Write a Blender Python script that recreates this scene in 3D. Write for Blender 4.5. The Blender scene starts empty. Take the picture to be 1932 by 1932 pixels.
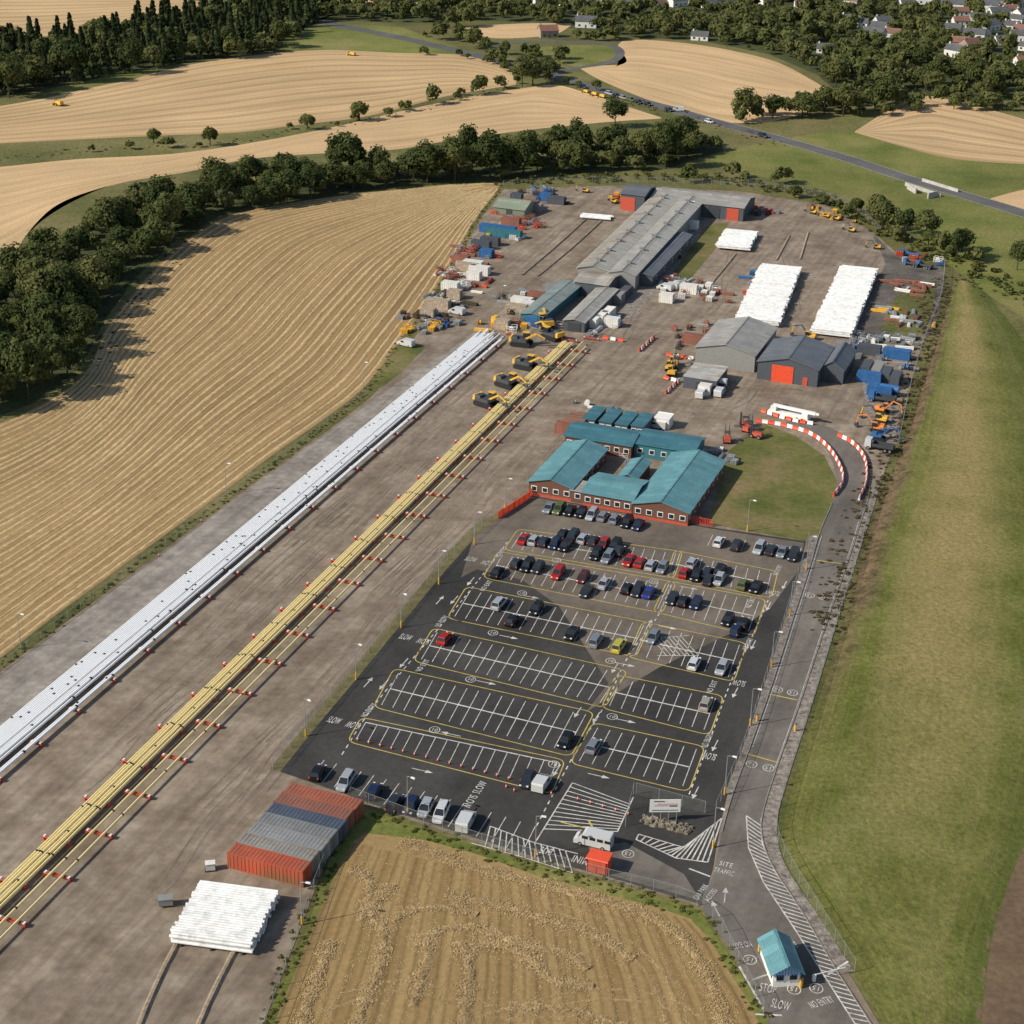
import bpy, bmesh, math, random
import numpy as np
from mathutils import Vector, Matrix
random.seed(7); np.random.seed(7)
rad=math.radians
SC=bpy.context.scene
COL=SC.collection
# ---------------------------------------------------------------- camera (calibrated from vanishing points)
FPX=3264.0; CX=966.0; HC=150.0
PIT=math.atan(1516/3264); ROL=rad(1.1)
fw=Vector((0,math.cos(PIT),-math.sin(PIT))); r0=Vector((1,0,0)); u0=Vector((0,math.sin(PIT),math.cos(PIT)))
RR=r0*math.cos(ROL)+u0*math.sin(ROL); UU=u0*math.cos(ROL)-r0*math.sin(ROL)
CAMP=Vector((0,0,HC))
cam=bpy.data.cameras.new("camera"); co=bpy.data.objects.new("camera",cam); COL.objects.link(co)
cam.sensor_width=36; cam.lens=36*FPX/1932; cam.clip_start=1; cam.clip_end=20000
mw=Matrix((( RR.x,UU.x,-fw.x,0),(RR.y,UU.y,-fw.y,0),(RR.z,UU.z,-fw.z,HC),(0,0,0,1)))
co.matrix_world=mw; SC.camera=co
def G(u,v,z=0.0):
    "photogrammetric survey: photo measurement -> position on the ground plane (metres)"
    d=fw+RR*((u-CX)/FPX)+UU*((CX-v)/FPX)
    t=(z-HC)/d.z
    return CAMP+d*t
AZ=rad(20.6)
ND=Vector((math.sin(AZ),math.cos(AZ),0)); ED=Vector((math.cos(AZ),-math.sin(AZ),0))
# ---------------------------------------------------------------- materials
def newmat(name):
    m=bpy.data.materials.new(name); m.use_nodes=True
    nt=m.node_tree; return m,nt,nt.nodes["Principled BSDF"]
def ramp(nt,cols,lo=0.3,hi=0.7):
    r=nt.nodes.new("ShaderNodeValToRGB"); e=r.color_ramp.elements
    n=len(cols)
    e[0].position=lo; e[0].color=(*cols[0],1); e[1].position=hi; e[1].color=(*cols[-1],1)
    for i in range(1,n-1):
        x=e.new(lo+(hi-lo)*i/(n-1)); x.color=(*cols[i],1)
    return r
def coord(nt,kind,sc=(1,1,1)):
    if kind=='pos':
        g=nt.nodes.new("ShaderNodeNewGeometry"); out=g.outputs["Position"]
    elif kind=='uv':
        g=nt.nodes.new("ShaderNodeTexCoord"); out=g.outputs["UV"]
    else:
        g=nt.nodes.new("ShaderNodeTexCoord"); out=g.outputs["Object"]
    mp=nt.nodes.new("ShaderNodeMapping"); mp.inputs["Scale"].default_value=sc
    nt.links.new(out,mp.inputs[0]); return mp.outputs[0]
def noise(nt,vec,scale,detail=6,rough=0.6):
    n=nt.nodes.new("ShaderNodeTexNoise"); n.inputs["Scale"].default_value=scale
    n.inputs["Detail"].default_value=detail; n.inputs["Roughness"].default_value=rough
    nt.links.new(vec,n.inputs["Vector"]); return n.outputs[0]
def mathn(nt,op,a,b=None):
    m=nt.nodes.new("ShaderNodeMath"); m.operation=op
    for i,x in enumerate([a,b]):
        if x is None: continue
        if isinstance(x,(int,float)): m.inputs[i].default_value=x
        else: nt.links.new(x,m.inputs[i])
    return m.outputs[0]
def mul(nt,col,val):
    m=nt.nodes.new("ShaderNodeVectorMath"); m.operation='SCALE'
    nt.links.new(col,m.inputs[0]); nt.links.new(val,m.inputs["Scale"]); return m.outputs[0]
def comb(nt,x,y):
    m=nt.nodes.new("ShaderNodeCombineXYZ"); nt.links.new(x,m.inputs[0]); nt.links.new(y,m.inputs[1]); return m.outputs[0]
def dotn(nt,v,d):
    m=nt.nodes.new("ShaderNodeVectorMath"); m.operation='DOT_PRODUCT'; nt.links.new(v,m.inputs[0]); m.inputs[1].default_value=d; return m.outputs["Value"]
def mixc(nt,f,a,b):
    m=nt.nodes.new("ShaderNodeMix"); m.data_type='RGBA'
    if isinstance(f,(int,float)): m.inputs[0].default_value=f
    else: nt.links.new(f,m.inputs[0])
    for i,x in ((6,a),(7,b)):
        if isinstance(x,tuple): m.inputs[i].default_value=(*x,1)
        else: nt.links.new(x,m.inputs[i])
    return m.outputs[2]
def mapr(nt,v,a,b,c,d):
    m=nt.nodes.new("ShaderNodeMapRange"); nt.links.new(v,m.inputs[0])
    for i,x in enumerate((a,b,c,d)): m.inputs[i+1].default_value=x
    return m.outputs[0]
def NM(name,cols,scale=0.1,rough=0.9,big=0.01,bigamt=0.25,fine=2.0,fineamt=0.2,kind='pos',sc=(1,1,1),lo=0.35,hi=0.65,bump=0.0,metal=0.0,streak=0):
    m,nt,b=newmat(name); v=coord(nt,kind,sc)
    n1=noise(nt,v,scale,8,0.65); r=ramp(nt,cols,lo,hi); nt.links.new(n1,r.inputs[0])
    f=mapr(nt,noise(nt,v,big,3),0.3,0.7,1-bigamt,1+bigamt)
    f2=mapr(nt,noise(nt,v,fine,3),0.3,0.7,1-fineamt,1+fineamt)
    f=mathn(nt,'MULTIPLY',f,f2)
    if streak:
        sv=comb(nt,mathn(nt,'MULTIPLY',dotn(nt,v,ED),0.55),mathn(nt,'MULTIPLY',dotn(nt,v,ND),0.018))
        f=mathn(nt,'MULTIPLY',f,mapr(nt,noise(nt,sv,1.0,6,.65),0.32,0.68,1-streak,1+streak))
    c=mul(nt,r.outputs[0],f); nt.links.new(c,b.inputs["Base Color"])
    b.inputs["Roughness"].default_value=rough; b.inputs["Metallic"].default_value=metal
    b.inputs["Specular IOR Level"].default_value=0.25
    if bump:
        bp=nt.nodes.new("ShaderNodeBump"); bp.inputs["Strength"].default_value=bump; bp.inputs["Distance"].default_value=0.3
        nt.links.new(noise(nt,v,fine*0.7,4),bp.inputs["Height"]); nt.links.new(bp.outputs[0],b.inputs["Normal"])
    return m
def PM(name,c,rough=0.5,metal=0.0,var=0.12):
    m,nt,b=newmat(name); v=coord(nt,'obj')
    f=mapr(nt,noise(nt,v,1.5,5),0.3,0.7,1-var,1+var)
    rg=nt.nodes.new("ShaderNodeRGB"); rg.outputs[0].default_value=(*c,1)
    nt.links.new(mul(nt,rg.outputs[0],f),b.inputs["Base Color"])
    b.inputs["Roughness"].default_value=rough; b.inputs["Metallic"].default_value=metal
    return m
def FIELD(name,N,c1,c2,c3,sharp=1.0,wob=0.6,mx=0.6,nz=0.6,thin=0.3):
    "stubble field: stripes follow the drilling lines carried in the UVs"
    m,nt,b=newmat(name); tc=nt.nodes.new("ShaderNodeTexCoord"); sp=nt.nodes.new("ShaderNodeSeparateXYZ")
    nt.links.new(tc.outputs["UV"],sp.inputs[0]); pos=coord(nt,'pos')
    n1=noise(nt,pos,0.02,4); n2=noise(nt,pos,0.35,5)
    ph=mathn(nt,'ADD',mathn(nt,'MULTIPLY',sp.outputs[1],6.2832*N),mathn(nt,'MULTIPLY',n1,wob))
    ph=mathn(nt,'ADD',ph,mathn(nt,'MULTIPLY',n2,nz))
    s=mapr(nt,mathn(nt,'SINE',ph),-1,1,0,1)
    ph2=mathn(nt,'ADD',mathn(nt,'MULTIPLY',sp.outputs[1],6.2832*N*3.0),mathn(nt,'MULTIPLY',n2,nz*2))
    s2=mapr(nt,mathn(nt,'SINE',ph2),-1,1,0,1)
    s=mathn(nt,'POWER',s,sharp)
    c=mixc(nt,mathn(nt,'MULTIPLY',s,mx),c1,c2)
    c=mixc(nt,mathn(nt,'MULTIPLY',mathn(nt,'POWER',s2,3.0),thin),c,c3)
    bv=comb(nt,mathn(nt,'MULTIPLY',sp.outputs[0],0.10),mathn(nt,'MULTIPLY',sp.outputs[1],N*2.3))
    f=mathn(nt,'MULTIPLY',mapr(nt,noise(nt,pos,0.012,4),0.3,0.7,0.88,1.12),mapr(nt,noise(nt,bv,1.0,5,.7),0.3,0.7,0.76,1.24)); f2=mapr(nt,noise(nt,pos,1.2,4),0.3,0.7,0.86,1.14)
    c=mul(nt,c,mathn(nt,'MULTIPLY',f,f2)); nt.links.new(c,b.inputs["Base Color"]); b.inputs["Roughness"].default_value=1.0
    b.inputs["Specular IOR Level"].default_value=0.1
    return m
m_grass=NM("rough_grass",[(0.085,0.092,0.026),(0.135,0.128,0.042),(0.19,0.16,0.066)],0.03,1,0.006,0.25,0.8,0.3,bump=0.3)
m_grassb=NM("green_grass",[(0.10,0.12,0.024),(0.15,0.158,0.038),(0.20,0.18,0.06)],0.04,1,0.008,0.2,0.9,0.25,bump=0.3)
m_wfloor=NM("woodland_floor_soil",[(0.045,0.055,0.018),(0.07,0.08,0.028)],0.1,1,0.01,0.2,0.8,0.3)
m_lawn=NM("lawn",[(0.085,0.105,0.02),(0.14,0.135,0.04),(0.2,0.15,0.07)],0.06,1,0.03,0.2,0.8,0.2)
m_dirt=NM("yard_dirt",[(0.165,0.125,0.09),(0.225,0.177,0.13),(0.295,0.242,0.185)],0.12,0.95,0.012,0.10,0.6,0.16,streak=0.24)
m_dirtg=NM("yard_gravel",[(0.18,0.157,0.132),(0.25,0.222,0.19),(0.33,0.295,0.255)],0.12,0.95,0.01,0.10,0.6,0.2,streak=0.2)
m_asph=NM("dark_asphalt",[(0.034,0.032,0.030),(0.047,0.044,0.041),(0.06,0.056,0.05)],0.06,0.85,0.015,0.2,0.9,0.12,streak=0.1)
m_asph2=NM("worn_asphalt",[(0.11,0.09,0.07),(0.145,0.12,0.095),(0.17,0.14,0.11)],0.08,0.9,0.02,0.12,0.9,0.1,streak=0.1)
m_road=NM("road_asphalt",[(0.12,0.105,0.09),(0.155,0.135,0.115),(0.18,0.16,0.14)],0.08,0.9,0.02,0.12,0.9,0.1,streak=0.15)
m_hwy=NM("highway_asphalt",[(0.10,0.098,0.093),(0.13,0.125,0.12)],0.08,0.9,0.02,0.1,0.9,0.1)
m_grav=NM("gravel",[(0.12,0.10,0.085),(0.22,0.19,0.16),(0.33,0.29,0.25)],0.9,0.95,0.05,0.1,2.5,0.3)
m_dgrav=NM("dark_gravel",[(0.075,0.066,0.058),(0.12,0.105,0.09),(0.18,0.155,0.13)],0.12,0.95,0.03,0.15,1.5,0.3)
m_plough=NM("ploughed_soil",[(0.11,0.075,0.045),(0.16,0.11,0.065)],0.1,1,0.02,0.2,0.9,0.2)
m_white=NM("road_paint_white",[(0.36,0.345,0.31),(0.66,0.64,0.59)],0.8,0.8,0.1,0.1,3,0.1)
m_yell=NM("road_paint_yellow",[(0.38,0.29,0.07),(0.56,0.44,0.12)],0.8,0.8,0.1,0.1,3,0.1)
m_f1=FIELD("stubble_field",17,(0.27,0.175,0.08),(0.45,0.315,0.155),(0.16,0.10,0.045),1.0,0.15,0.85,0.3,0.5)
m_f2=FIELD("ripe_barley",9,(0.53,0.365,0.195),(0.60,0.42,0.235),(0.45,0.30,0.155),1,.6,0.5)
m_f3=FIELD("cut_barley",11,(0.53,0.37,0.20),(0.38,0.26,0.13),(0.34,0.23,0.11),3,.6,0.8)
m_f7=FIELD("striped_field",8,(0.53,0.37,0.205),(0.36,0.245,0.125),(0.34,0.23,0.11),3,0.5,0.8)
m_f9=FIELD("lower_stubble",12,(0.28,0.185,0.08),(0.37,0.255,0.115),(0.16,0.11,0.045),1.5,3.0,0.7,0.3,0.6)
m_straw=NM("straw",[(0.36,0.25,0.12),(0.46,0.33,0.165),(0.54,0.40,0.21)],0.9,1,0.05,0.1,3,0.15)
m_wpipe=PM("white_pipe_coating",(0.90,0.90,0.88),0.6,0,0.02)
m_wst=NM("stacked_pipe_coating",[(0.56,0.57,0.55),(0.72,0.72,0.70),(0.80,0.80,0.78)],0.8,0.6,0.05,0.04,2.2,0.08,sc=(1,1,1))
m_ypipe=PM("yellow_pipe_coating",(0.88,0.72,0.33),0.5,0,0.05)
m_black=PM("black_rubber",(0.015,0.015,0.015),0.6)
m_red=PM("red_steel",(0.50,0.085,0.045),0.5)
m_orange=PM("safety_orange",(0.72,0.08,0.03),0.5)
m_wpl=PM("white_paint",(0.78,0.77,0.73),0.5,0,0.07)
m_steel=PM("galvanised_steel",(0.36,0.37,0.37),0.45,0.4)
m_dsteel=PM("dark_steel",(0.06,0.065,0.07),0.5,0.2)
m_yel=PM("machine_yellow",(0.68,0.38,0.04),0.45,0,0.2)
m_blue=PM("container_blue",(0.03,0.12,0.30),0.5,0,0.25)
m_glass=PM("window_glass",(0.02,0.025,0.03),0.08)
m_trunk=NM("bark",[(0.05,0.035,0.025),(0.09,0.07,0.05)],2,1,0.1,0.1,4,0.2,kind='obj')
m_brick=NM("brown_brick",[(0.13,0.06,0.04),(0.17,0.085,0.06)],3,0.9,0.1,0.1,8,0.2,kind='obj')
m_conc=NM("concrete",[(0.35,0.33,0.30),(0.5,0.48,0.44)],0.6,0.9,0.1,0.1,4,0.1,kind='obj')
m_kerb=NM("kerb_stone",[(0.2,0.185,0.165),(0.3,0.28,0.25)],0.6,0.9,0.1,0.1,4,0.1)
m_wall=PM("rendered_wall",(0.68,0.66,0.61),0.8)
m_rubble=NM("rockery_stone",[(0.10,0.085,0.06),(0.35,0.30,0.23)],1.2,0.95,0.1,0.1,3,0.3)
def ROOF(name,c,c2,amt=0.5,rust=None,strip=0):
    m,nt,b=newmat(name); v=coord(nt,'obj'); v2=coord(nt,'obj',(0.15,1.0,1)); 
    n1=noise(nt,v,0.35,6); n2=noise(nt,v2,0.9,4)
    br=nt.nodes.new("ShaderNodeTexBrick"); nt.links.new(v,br.inputs["Vector"]); br.inputs["Scale"].default_value=0.16
    br.inputs["Color1"].default_value=(0.84,0.84,0.84,1); br.inputs["Color2"].default_value=(1.1,1.1,1.1,1); br.inputs["Mortar"].default_value=(0.7,0.7,0.7,1); br.inputs["Mortar Size"].default_value=0.008
    cc=mixc(nt,mapr(nt,mathn(nt,'ADD',mathn(nt,'MULTIPLY',n1,0.6),mathn(nt,'MULTIPLY',n2,0.4)),0.4,0.62,0,amt),c,c2)
    if rust: cc=mixc(nt,mapr(nt,noise(nt,v2,0.35,7),0.5,0.62,0,0.8),cc,rust)
    if strip:
        sx=nt.nodes.new("ShaderNodeSeparateXYZ"); nt.links.new(v,sx.inputs[0])
        fr=mathn(nt,'FRACT',mathn(nt,'MULTIPLY',sx.outputs[0],strip)); cc=mixc(nt,mathn(nt,'MULTIPLY',mathn(nt,'GREATER_THAN',fr,0.62),0.55),cc,(0.50,0.47,0.40))
    mm=nt.nodes.new("ShaderNodeMix"); mm.data_type='RGBA'; mm.blend_type='MULTIPLY'; mm.inputs[0].default_value=1
    nt.links.new(cc,mm.inputs[6]); nt.links.new(br.outputs[0],mm.inputs[7]); nt.links.new(mm.outputs[2],b.inputs["Base Color"])
    w=nt.nodes.new("ShaderNodeTexWave"); w.inputs["Scale"].default_value=1.2; nt.links.new(v,w.inputs["Vector"])
    bp=nt.nodes.new("ShaderNodeBump"); bp.inputs["Strength"].default_value=0.25; bp.inputs["Distance"].default_value=0.1
    nt.links.new(w.outputs[1],bp.inputs["Height"]); nt.links.new(bp.outputs[0],b.inputs["Normal"])
    b.inputs["Roughness"].default_value=0.55; return m
m_teal=ROOF("teal_roof",(0.10,0.25,0.28),(0.15,0.32,0.34),0.7)
m_tealdk=ROOF("dark_teal_roof",(0.04,0.14,0.18),(0.07,0.19,0.22),0.6)
m_grey=ROOF("grey_roof",(0.29,0.275,0.25),(0.39,0.37,0.33),0.8)
m_greys=ROOF("striped_grey_roof",(0.30,0.285,0.25),(0.40,0.38,0.33),0.8,None,.115)
m_greyr=ROOF("rusted_grey_roof",(0.30,0.28,0.24),(0.39,0.365,0.31),0.8,(0.27,0.18,0.10),.11)
m_greyd=ROOF("slate_blue_roof",(0.12,0.13,0.145),(0.16,0.17,0.185),0.6)
m_green=ROOF("pale_green_roof",(0.24,0.28,0.2),(0.28,0.31,0.23),0.6)
m_rrust=ROOF("rust_roof",(0.32,0.14,0.075),(0.24,0.14,0.085),0.7,(0.15,0.08,0.05))
m_tile=ROOF("red_tile_roof",(0.26,0.13,0.09),(0.2,0.11,0.08),0.6)
m_slate=ROOF("slate_tile_roof",(0.10,0.10,0.105),(0.15,0.15,0.15),0.6)
m_dwall=PM("slate_blue_wall",(0.07,0.08,0.095),0.6)
m_gwall=PM("grey_wall",(0.24,0.24,0.225),0.6)
m_tealw=PM("teal_wall",(0.03,0.15,0.19),0.6)
m_mesh,nt,b=newmat("wire_mesh"); tr=nt.nodes.new("ShaderNodeBsdfTransparent"); mx=nt.nodes.new("ShaderNodeMixShader"); mx.inputs[0].default_value=0.12
b.inputs["Base Color"].default_value=(0.25,0.26,0.22,1)
nt.links.new(tr.outputs[0],mx.inputs[1]); nt.links.new(b.outputs[0],mx.inputs[2]); nt.links.new(mx.outputs[0],nt.nodes["Material Output"].inputs[0])
def LEAF(name,c1,c2,c3):
    m,nt,b=newmat(name); oi=nt.nodes.new("ShaderNodeObjectInfo"); pos=coord(nt,'pos')
    n=noise(nt,pos,0.12,3); n2=noise(nt,pos,0.9,3)
    x=mathn(nt,'ADD',mathn(nt,'MULTIPLY',n,0.55),mathn(nt,'MULTIPLY',n2,0.2)); x=mathn(nt,'ADD',x,mathn(nt,'MULTIPLY',oi.outputs["Random"],0.26))
    r=ramp(nt,[c1,c2,c3],0.38,0.68); nt.links.new(x,r.inputs[0]); nt.links.new(r.outputs[0],b.inputs["Base Color"])
    b.inputs["Roughness"].default_value=0.9; b.inputs["Specular IOR Level"].default_value=0.15
    tl=nt.nodes.new("ShaderNodeBsdfTranslucent"); nt.links.new(r.outputs[0],tl.inputs[0]); ms=nt.nodes.new("ShaderNodeMixShader"); ms.inputs[0].default_value=0.35
    nt.links.new(b.outputs[0],ms.inputs[1]); nt.links.new(tl.outputs[0],ms.inputs[2]); nt.links.new(ms.outputs[0],nt.nodes["Material Output"].inputs[0])
    return m
m_leaf=LEAF("broadleaf_foliage",(0.055,0.075,0.024),(0.092,0.11,0.034),(0.155,0.16,0.056))
m_con=LEAF("conifer_foliage",(0.036,0.054,0.024),(0.056,0.076,0.03),(0.085,0.10,0.038))
m_bush=LEAF("bush_foliage",(0.085,0.102,0.028),(0.125,0.138,0.038),(0.18,0.18,0.06))
m_sc=LEAF("scrub_foliage",(0.095,0.08,0.036),(0.15,0.12,0.06),(0.21,0.17,0.09))
m_weed=LEAF("weed_foliage",(0.09,0.10,0.025),(0.14,0.145,0.04),(0.2,0.18,0.07))
# ---------------------------------------------------------------- mesh builder
class MB:
    def __init__(s): s.v=[]; s.f=[]; s.m=[]
    def add(s,vs,fs,mi=0,M=None):
        o=len(s.v); s.v+= [tuple(M@Vector(x)) if M else tuple(x) for x in vs]
        s.f+=[tuple(i+o for i in f) for f in fs]; s.m+=[mi]*len(fs); return s
    def box(s,c,d,mi=0,M=None,tx=1,ty=1):
        x,y,z=d[0]/2,d[1]/2,d[2]/2
        vs=[(c[0]+a*x*(tx if k>0 else 1),c[1]+b_*y*(ty if k>0 else 1),c[2]+k*z) for k in(-1,1) for a,b_ in((-1,-1),(1,-1),(1,1),(-1,1))]
        return s.add(vs,[(3,2,1,0),(4,5,6,7),(0,1,5,4),(1,2,6,5),(2,3,7,6),(3,0,4,7)],mi,M)
    def cyl(s,a,b,r,n=8,mi=0,r2=None):
        a=Vector(a);b=Vector(b);d=(b-a).normalized(); r2=r if r2 is None else r2
        t=Vector((0,0,1)) if abs(d.z)<0.9 else Vector((1,0,0)); e1=d.cross(t).normalized(); e2=d.cross(e1)
        vs=[];fs=[]
        for P,rr_ in((a,r),(b,r2)):
            for i in range(n):
                an=2*math.pi*(i+.5)/n; vs.append(P+e1*math.cos(an)*rr_+e2*math.sin(an)*rr_)
        for i in range(n): fs.append((i,n+i,n+(i+1)%n,(i+1)%n))
        fs.append(tuple(range(n))); fs.append(tuple(range(2*n-1,n-1,-1)))
        return s.add(vs,fs,mi)
    def prism(s,prof,a,b,axis='x',mi=0):
        n=len(prof)
        if axis=='x': vs=[(a,p[0],p[1]) for p in prof]+[(b,p[0],p[1]) for p in prof]
        else: vs=[(p[0],a,p[1]) for p in prof]+[(p[0],b,p[1]) for p in prof]
        fs=[(i,(i+1)%n,n+(i+1)%n,n+i) for i in range(n)]+[tuple(range(n-1,-1,-1)),tuple(range(n,2*n))]
        return s.add(vs,fs,mi)
    def mesh(s,name,mats,smooth=False):
        me=bpy.data.meshes.new(name); me.from_pydata(s.v,[],s.f)
        for m in (mats if isinstance(mats,(list,tuple)) else [mats]): me.materials.append(m)
        me.polygons.foreach_set("material_index",s.m)
        bm=bmesh.new(); bm.from_mesh(me); bmesh.ops.recalc_face_normals(bm,faces=bm.faces); bm.to_mesh(me); bm.free()
        if smooth: me.polygons.foreach_set("use_smooth",[True]*len(me.polygons))
        return me
def tag(o,label=None,cat=None,group=None,kind=None):
    if label:o["label"]=label
    if cat:o["category"]=cat
    if group:o["group"]=group
    if kind:o["kind"]=kind
def OB(name,me,M=None,parent=None,**k):
    o=bpy.data.objects.new(name,me); COL.objects.link(o)
    if parent: o.parent=parent
    if M is not None: o.matrix_local=M
    tag(o,**k); return o
def spawn(T,name,M,label,cat,group=None):
    e=OB(name,None,M,label=label,cat=cat,group=group)
    for pn,me,loc in T: OB(pn,me,Matrix.Translation(loc) if not isinstance(loc,Matrix) else loc,e)
    return e
def FR(p,ang,s=1.0): return Matrix.Translation(p)@Matrix.Rotation(ang,4,'Z')@Matrix.Scale(s,4)
def cr(pts,n=8,closed=False):
    P=[Vector(p) for p in pts]; out=[]; m=len(P)
    rng=range(m) if closed else range(m-1)
    for i in rng:
        p1=P[i];p2=P[(i+1)%m]
        p0=P[(i-1)%m] if closed or i>0 else p1*2-p2
        p3=P[(i+2)%m] if closed or i+2<m else p2*2-p1
        for k in range(n):
            t=k/n
            out.append(0.5*((2*p1)+(p2-p0)*t+(2*p0-5*p1+4*p2-p3)*t*t+(3*p1-p0-3*p2+p3)*t**3))
    if not closed: out.append(P[-1])
    return out
def PX(l,z=0): return [G(a,b,z) for a,b in l]
def resamp(P,n):
    d=[0]
    for i in range(1,len(P)): d.append(d[-1]+(P[i]-P[i-1]).length)
    out=[];j=0
    for k in range(n):
        t=d[-1]*k/(n-1)
        while j<len(P)-2 and d[j+1]<t: j+=1
        s=(t-d[j])/max(1e-9,d[j+1]-d[j]); out.append(P[j].lerp(P[j+1],min(1,max(0,s))))
    return out
def plen(P): return sum((P[i+1]-P[i]).length for i in range(len(P)-1))
def patch(name,px,z,mat,smooth=False):
    P=PX(px)
    if smooth: P=cr(P,5,True)
    bm=bmesh.new(); vs=[bm.verts.new((p.x,p.y,z)) for p in P]; f=bm.faces.new(vs); f.normal_update()
    if f.normal.z<0: f.normal_flip()
    bmesh.ops.triangulate(bm,faces=[f],ngon_method='EAR_CLIP'); me=bpy.data.meshes.new(name); bm.to_mesh(me); bm.free()
    me.materials.append(mat); return OB(name,me,kind="structure")
def ribbon_v(P,w,closed=False):
    L=[];R=[];n=len(P)
    for i in range(n):
        a=P[(i-1)%n] if closed or i>0 else P[i]; b=P[(i+1)%n] if closed or i<n-1 else P[i]
        d=(b-a); d.z=0; d.normalize(); s=Vector((-d.y,d.x,0)); L.append(P[i]+s*w/2); R.append(P[i]-s*w/2)
    return L,R
def ribbon(mb,P,w,z,closed=False,mi=0):
    L,R=ribbon_v(P,w,closed); n=len(P)
    vs=[(p.x,p.y,z) for p in L]+[(p.x,p.y,z) for p in R]
    fs=[(i,n+i,n+(i+1)%n,(i+1)%n) for i in range(n if closed else n-1)]
    mb.add(vs,fs,mi)
def road(name,px,w,z,mat):
    mb=MB(); ribbon(mb,cr(PX(px),8),w,z); return OB(name,mb.mesh(name,mat),kind="structure")
def loft(name,A,B,z,mat,nu=80,nv=24):
    PA=resamp(cr(PX(A),6),nu); PB=resamp(cr(PX(B),6),nu)
    vs=[];uv=[];L=plen(PA)
    for i in range(nu):
        for j in range(nv):
            p=PA[i].lerp(PB[i],j/(nv-1)); vs.append((p.x,p.y,z)); uv.append((i/(nu-1)*L/10,j/(nv-1)))
    fs=[(i*nv+j,(i+1)*nv+j,(i+1)*nv+j+1,i*nv+j+1) for i in range(nu-1) for j in range(nv-1)]
    me=bpy.data.meshes.new(name); me.from_pydata(vs,[],fs); me.materials.append(mat)
    ul=me.uv_layers.new(name="UVMap")
    li=np.empty(len(me.loops),dtype=np.int32); me.loops.foreach_get("vertex_index",li)
    ul.data.foreach_set("uv",np.array(uv)[li].ravel())
    bm=bmesh.new(); bm.from_mesh(me); bm.faces.ensure_lookup_table(); bm.normal_update()
    if bm.faces[0].normal.z<0: bmesh.ops.reverse_faces(bm,faces=bm.faces)
    bm.to_mesh(me); bm.free()
    return OB(name,me,kind="structure"),PA,PB
def quadmesh(name,V,mat):
    n=len(V)//4; me=bpy.data.meshes.new(name); me.vertices.add(n*4); me.vertices.foreach_set("co",V.astype(np.float32).ravel())
    me.loops.add(n*4); me.loops.foreach_set("vertex_index",np.arange(n*4,dtype=np.int32)); me.polygons.add(n)
    me.polygons.foreach_set("loop_start",np.arange(0,n*4,4,dtype=np.int32)); me.update(calc_edges=True); me.materials.append(mat); return me
def flakes(P,w,dens,size,h,tilt=.3):
    "loose straw wisps scattered along a path"
    L=plen(P); n=int(L*dens); Q=np.array([tuple(p) for p in resamp(P,max(4,int(L/1.0)))])
    t=np.random.rand(n)*(len(Q)-1.001); i=t.astype(int); f=(t-i)[:,None]; c=Q[i]*(1-f)+Q[i+1]*f; d=Q[i+1]-Q[i]; d/=np.linalg.norm(d,axis=1)[:,None]+1e-9
    s=np.stack([-d[:,1],d[:,0],0*d[:,0]],1); o=np.random.normal(size=n)*w*0.36
    wid=1+.35*np.sin(t*.9)+.25*np.sin(t*2.3+1); c=c+s*(o*wid)[:,None]; c[:,2]=0.075+h*np.exp(-(o/w*1.8)**2)*(.4+.6*np.random.rand(n))
    a=np.random.rand(n)*6.283
    e1=np.stack([np.cos(a),np.sin(a),np.random.normal(size=n)*tilt],1); e2=np.stack([-np.sin(a),np.cos(a),np.random.normal(size=n)*tilt],1)
    z=(size*(.5+np.random.rand(n)))[:,None]
    return np.stack([c-e1*z-e2*z*.5,c+e1*z-e2*z*.45,c+e1*z*.9+e2*z*.5,c-e1*z*.9+e2*z*.4],1).reshape(-1,3)
# ---------------------------------------------------------------- ground
g=MB(); g.add([(-4000,-600,0),(4000,-600,0),(4000,9000,0),(-4000,9000,0)],[(0,1,2,3)])
OB("ground",g.mesh("ground",m_grass),kind="structure")
W_TOP=[(545,58),(640,22),(700,0),(1040,-40),(2050,-90),(2050,190),(1850,190),(1740,180),(1640,195),(1590,182),(1540,140),(1450,102),(1330,78),(1200,70),(1130,62),(1000,40),(880,40),(760,44),(640,38)]
W_LEFT=[(-60,195),(100,165),(250,135),(400,112),(530,92),(560,62),(640,22),(600,8),(400,24),(250,58),(130,78),(-60,92)]
W_BELT=[(-60,790),(0,785),(60,762),(120,725),(165,670),(200,600),(255,525),(330,455),(415,407),(560,382),(750,352),(960,340),(1110,325),(1250,320),(1365,285),(1360,268),(1250,276),(1120,286),(1000,296),(850,308),(740,322),(600,336),(500,342),(400,360),(300,382),(200,418),(120,462),(60,515),(-60,600)]
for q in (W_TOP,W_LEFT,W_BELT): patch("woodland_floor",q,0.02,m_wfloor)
patch("meadow",[(1480,262),(1620,250),(1800,300),(2050,330),(2050,640),(1932,600),(1790,500),(1700,420),(1560,360),(1420,330),(1330,300)],0.03,m_grassb,True)
patch("meadow",[(540,62),(640,44),(760,52),(870,92),(860,104),(700,98),(530,92)],0.03,m_grassb)
patch("meadow",[(1000,90),(1090,85),(1160,85),(1165,110),(1090,128),(1010,105)],0.03,m_grassb)
patch("meadow",[(90,170),(240,135),(330,125),(250,150),(110,178)],0.05,m_grassb)
A1=[(-160,1355),(0,1243),(100,1165),(200,1092),(300,1018),(420,930),(520,855),(620,785),(690,728),(750,650),(800,582),(850,500),(900,410),(945,350)]
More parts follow.
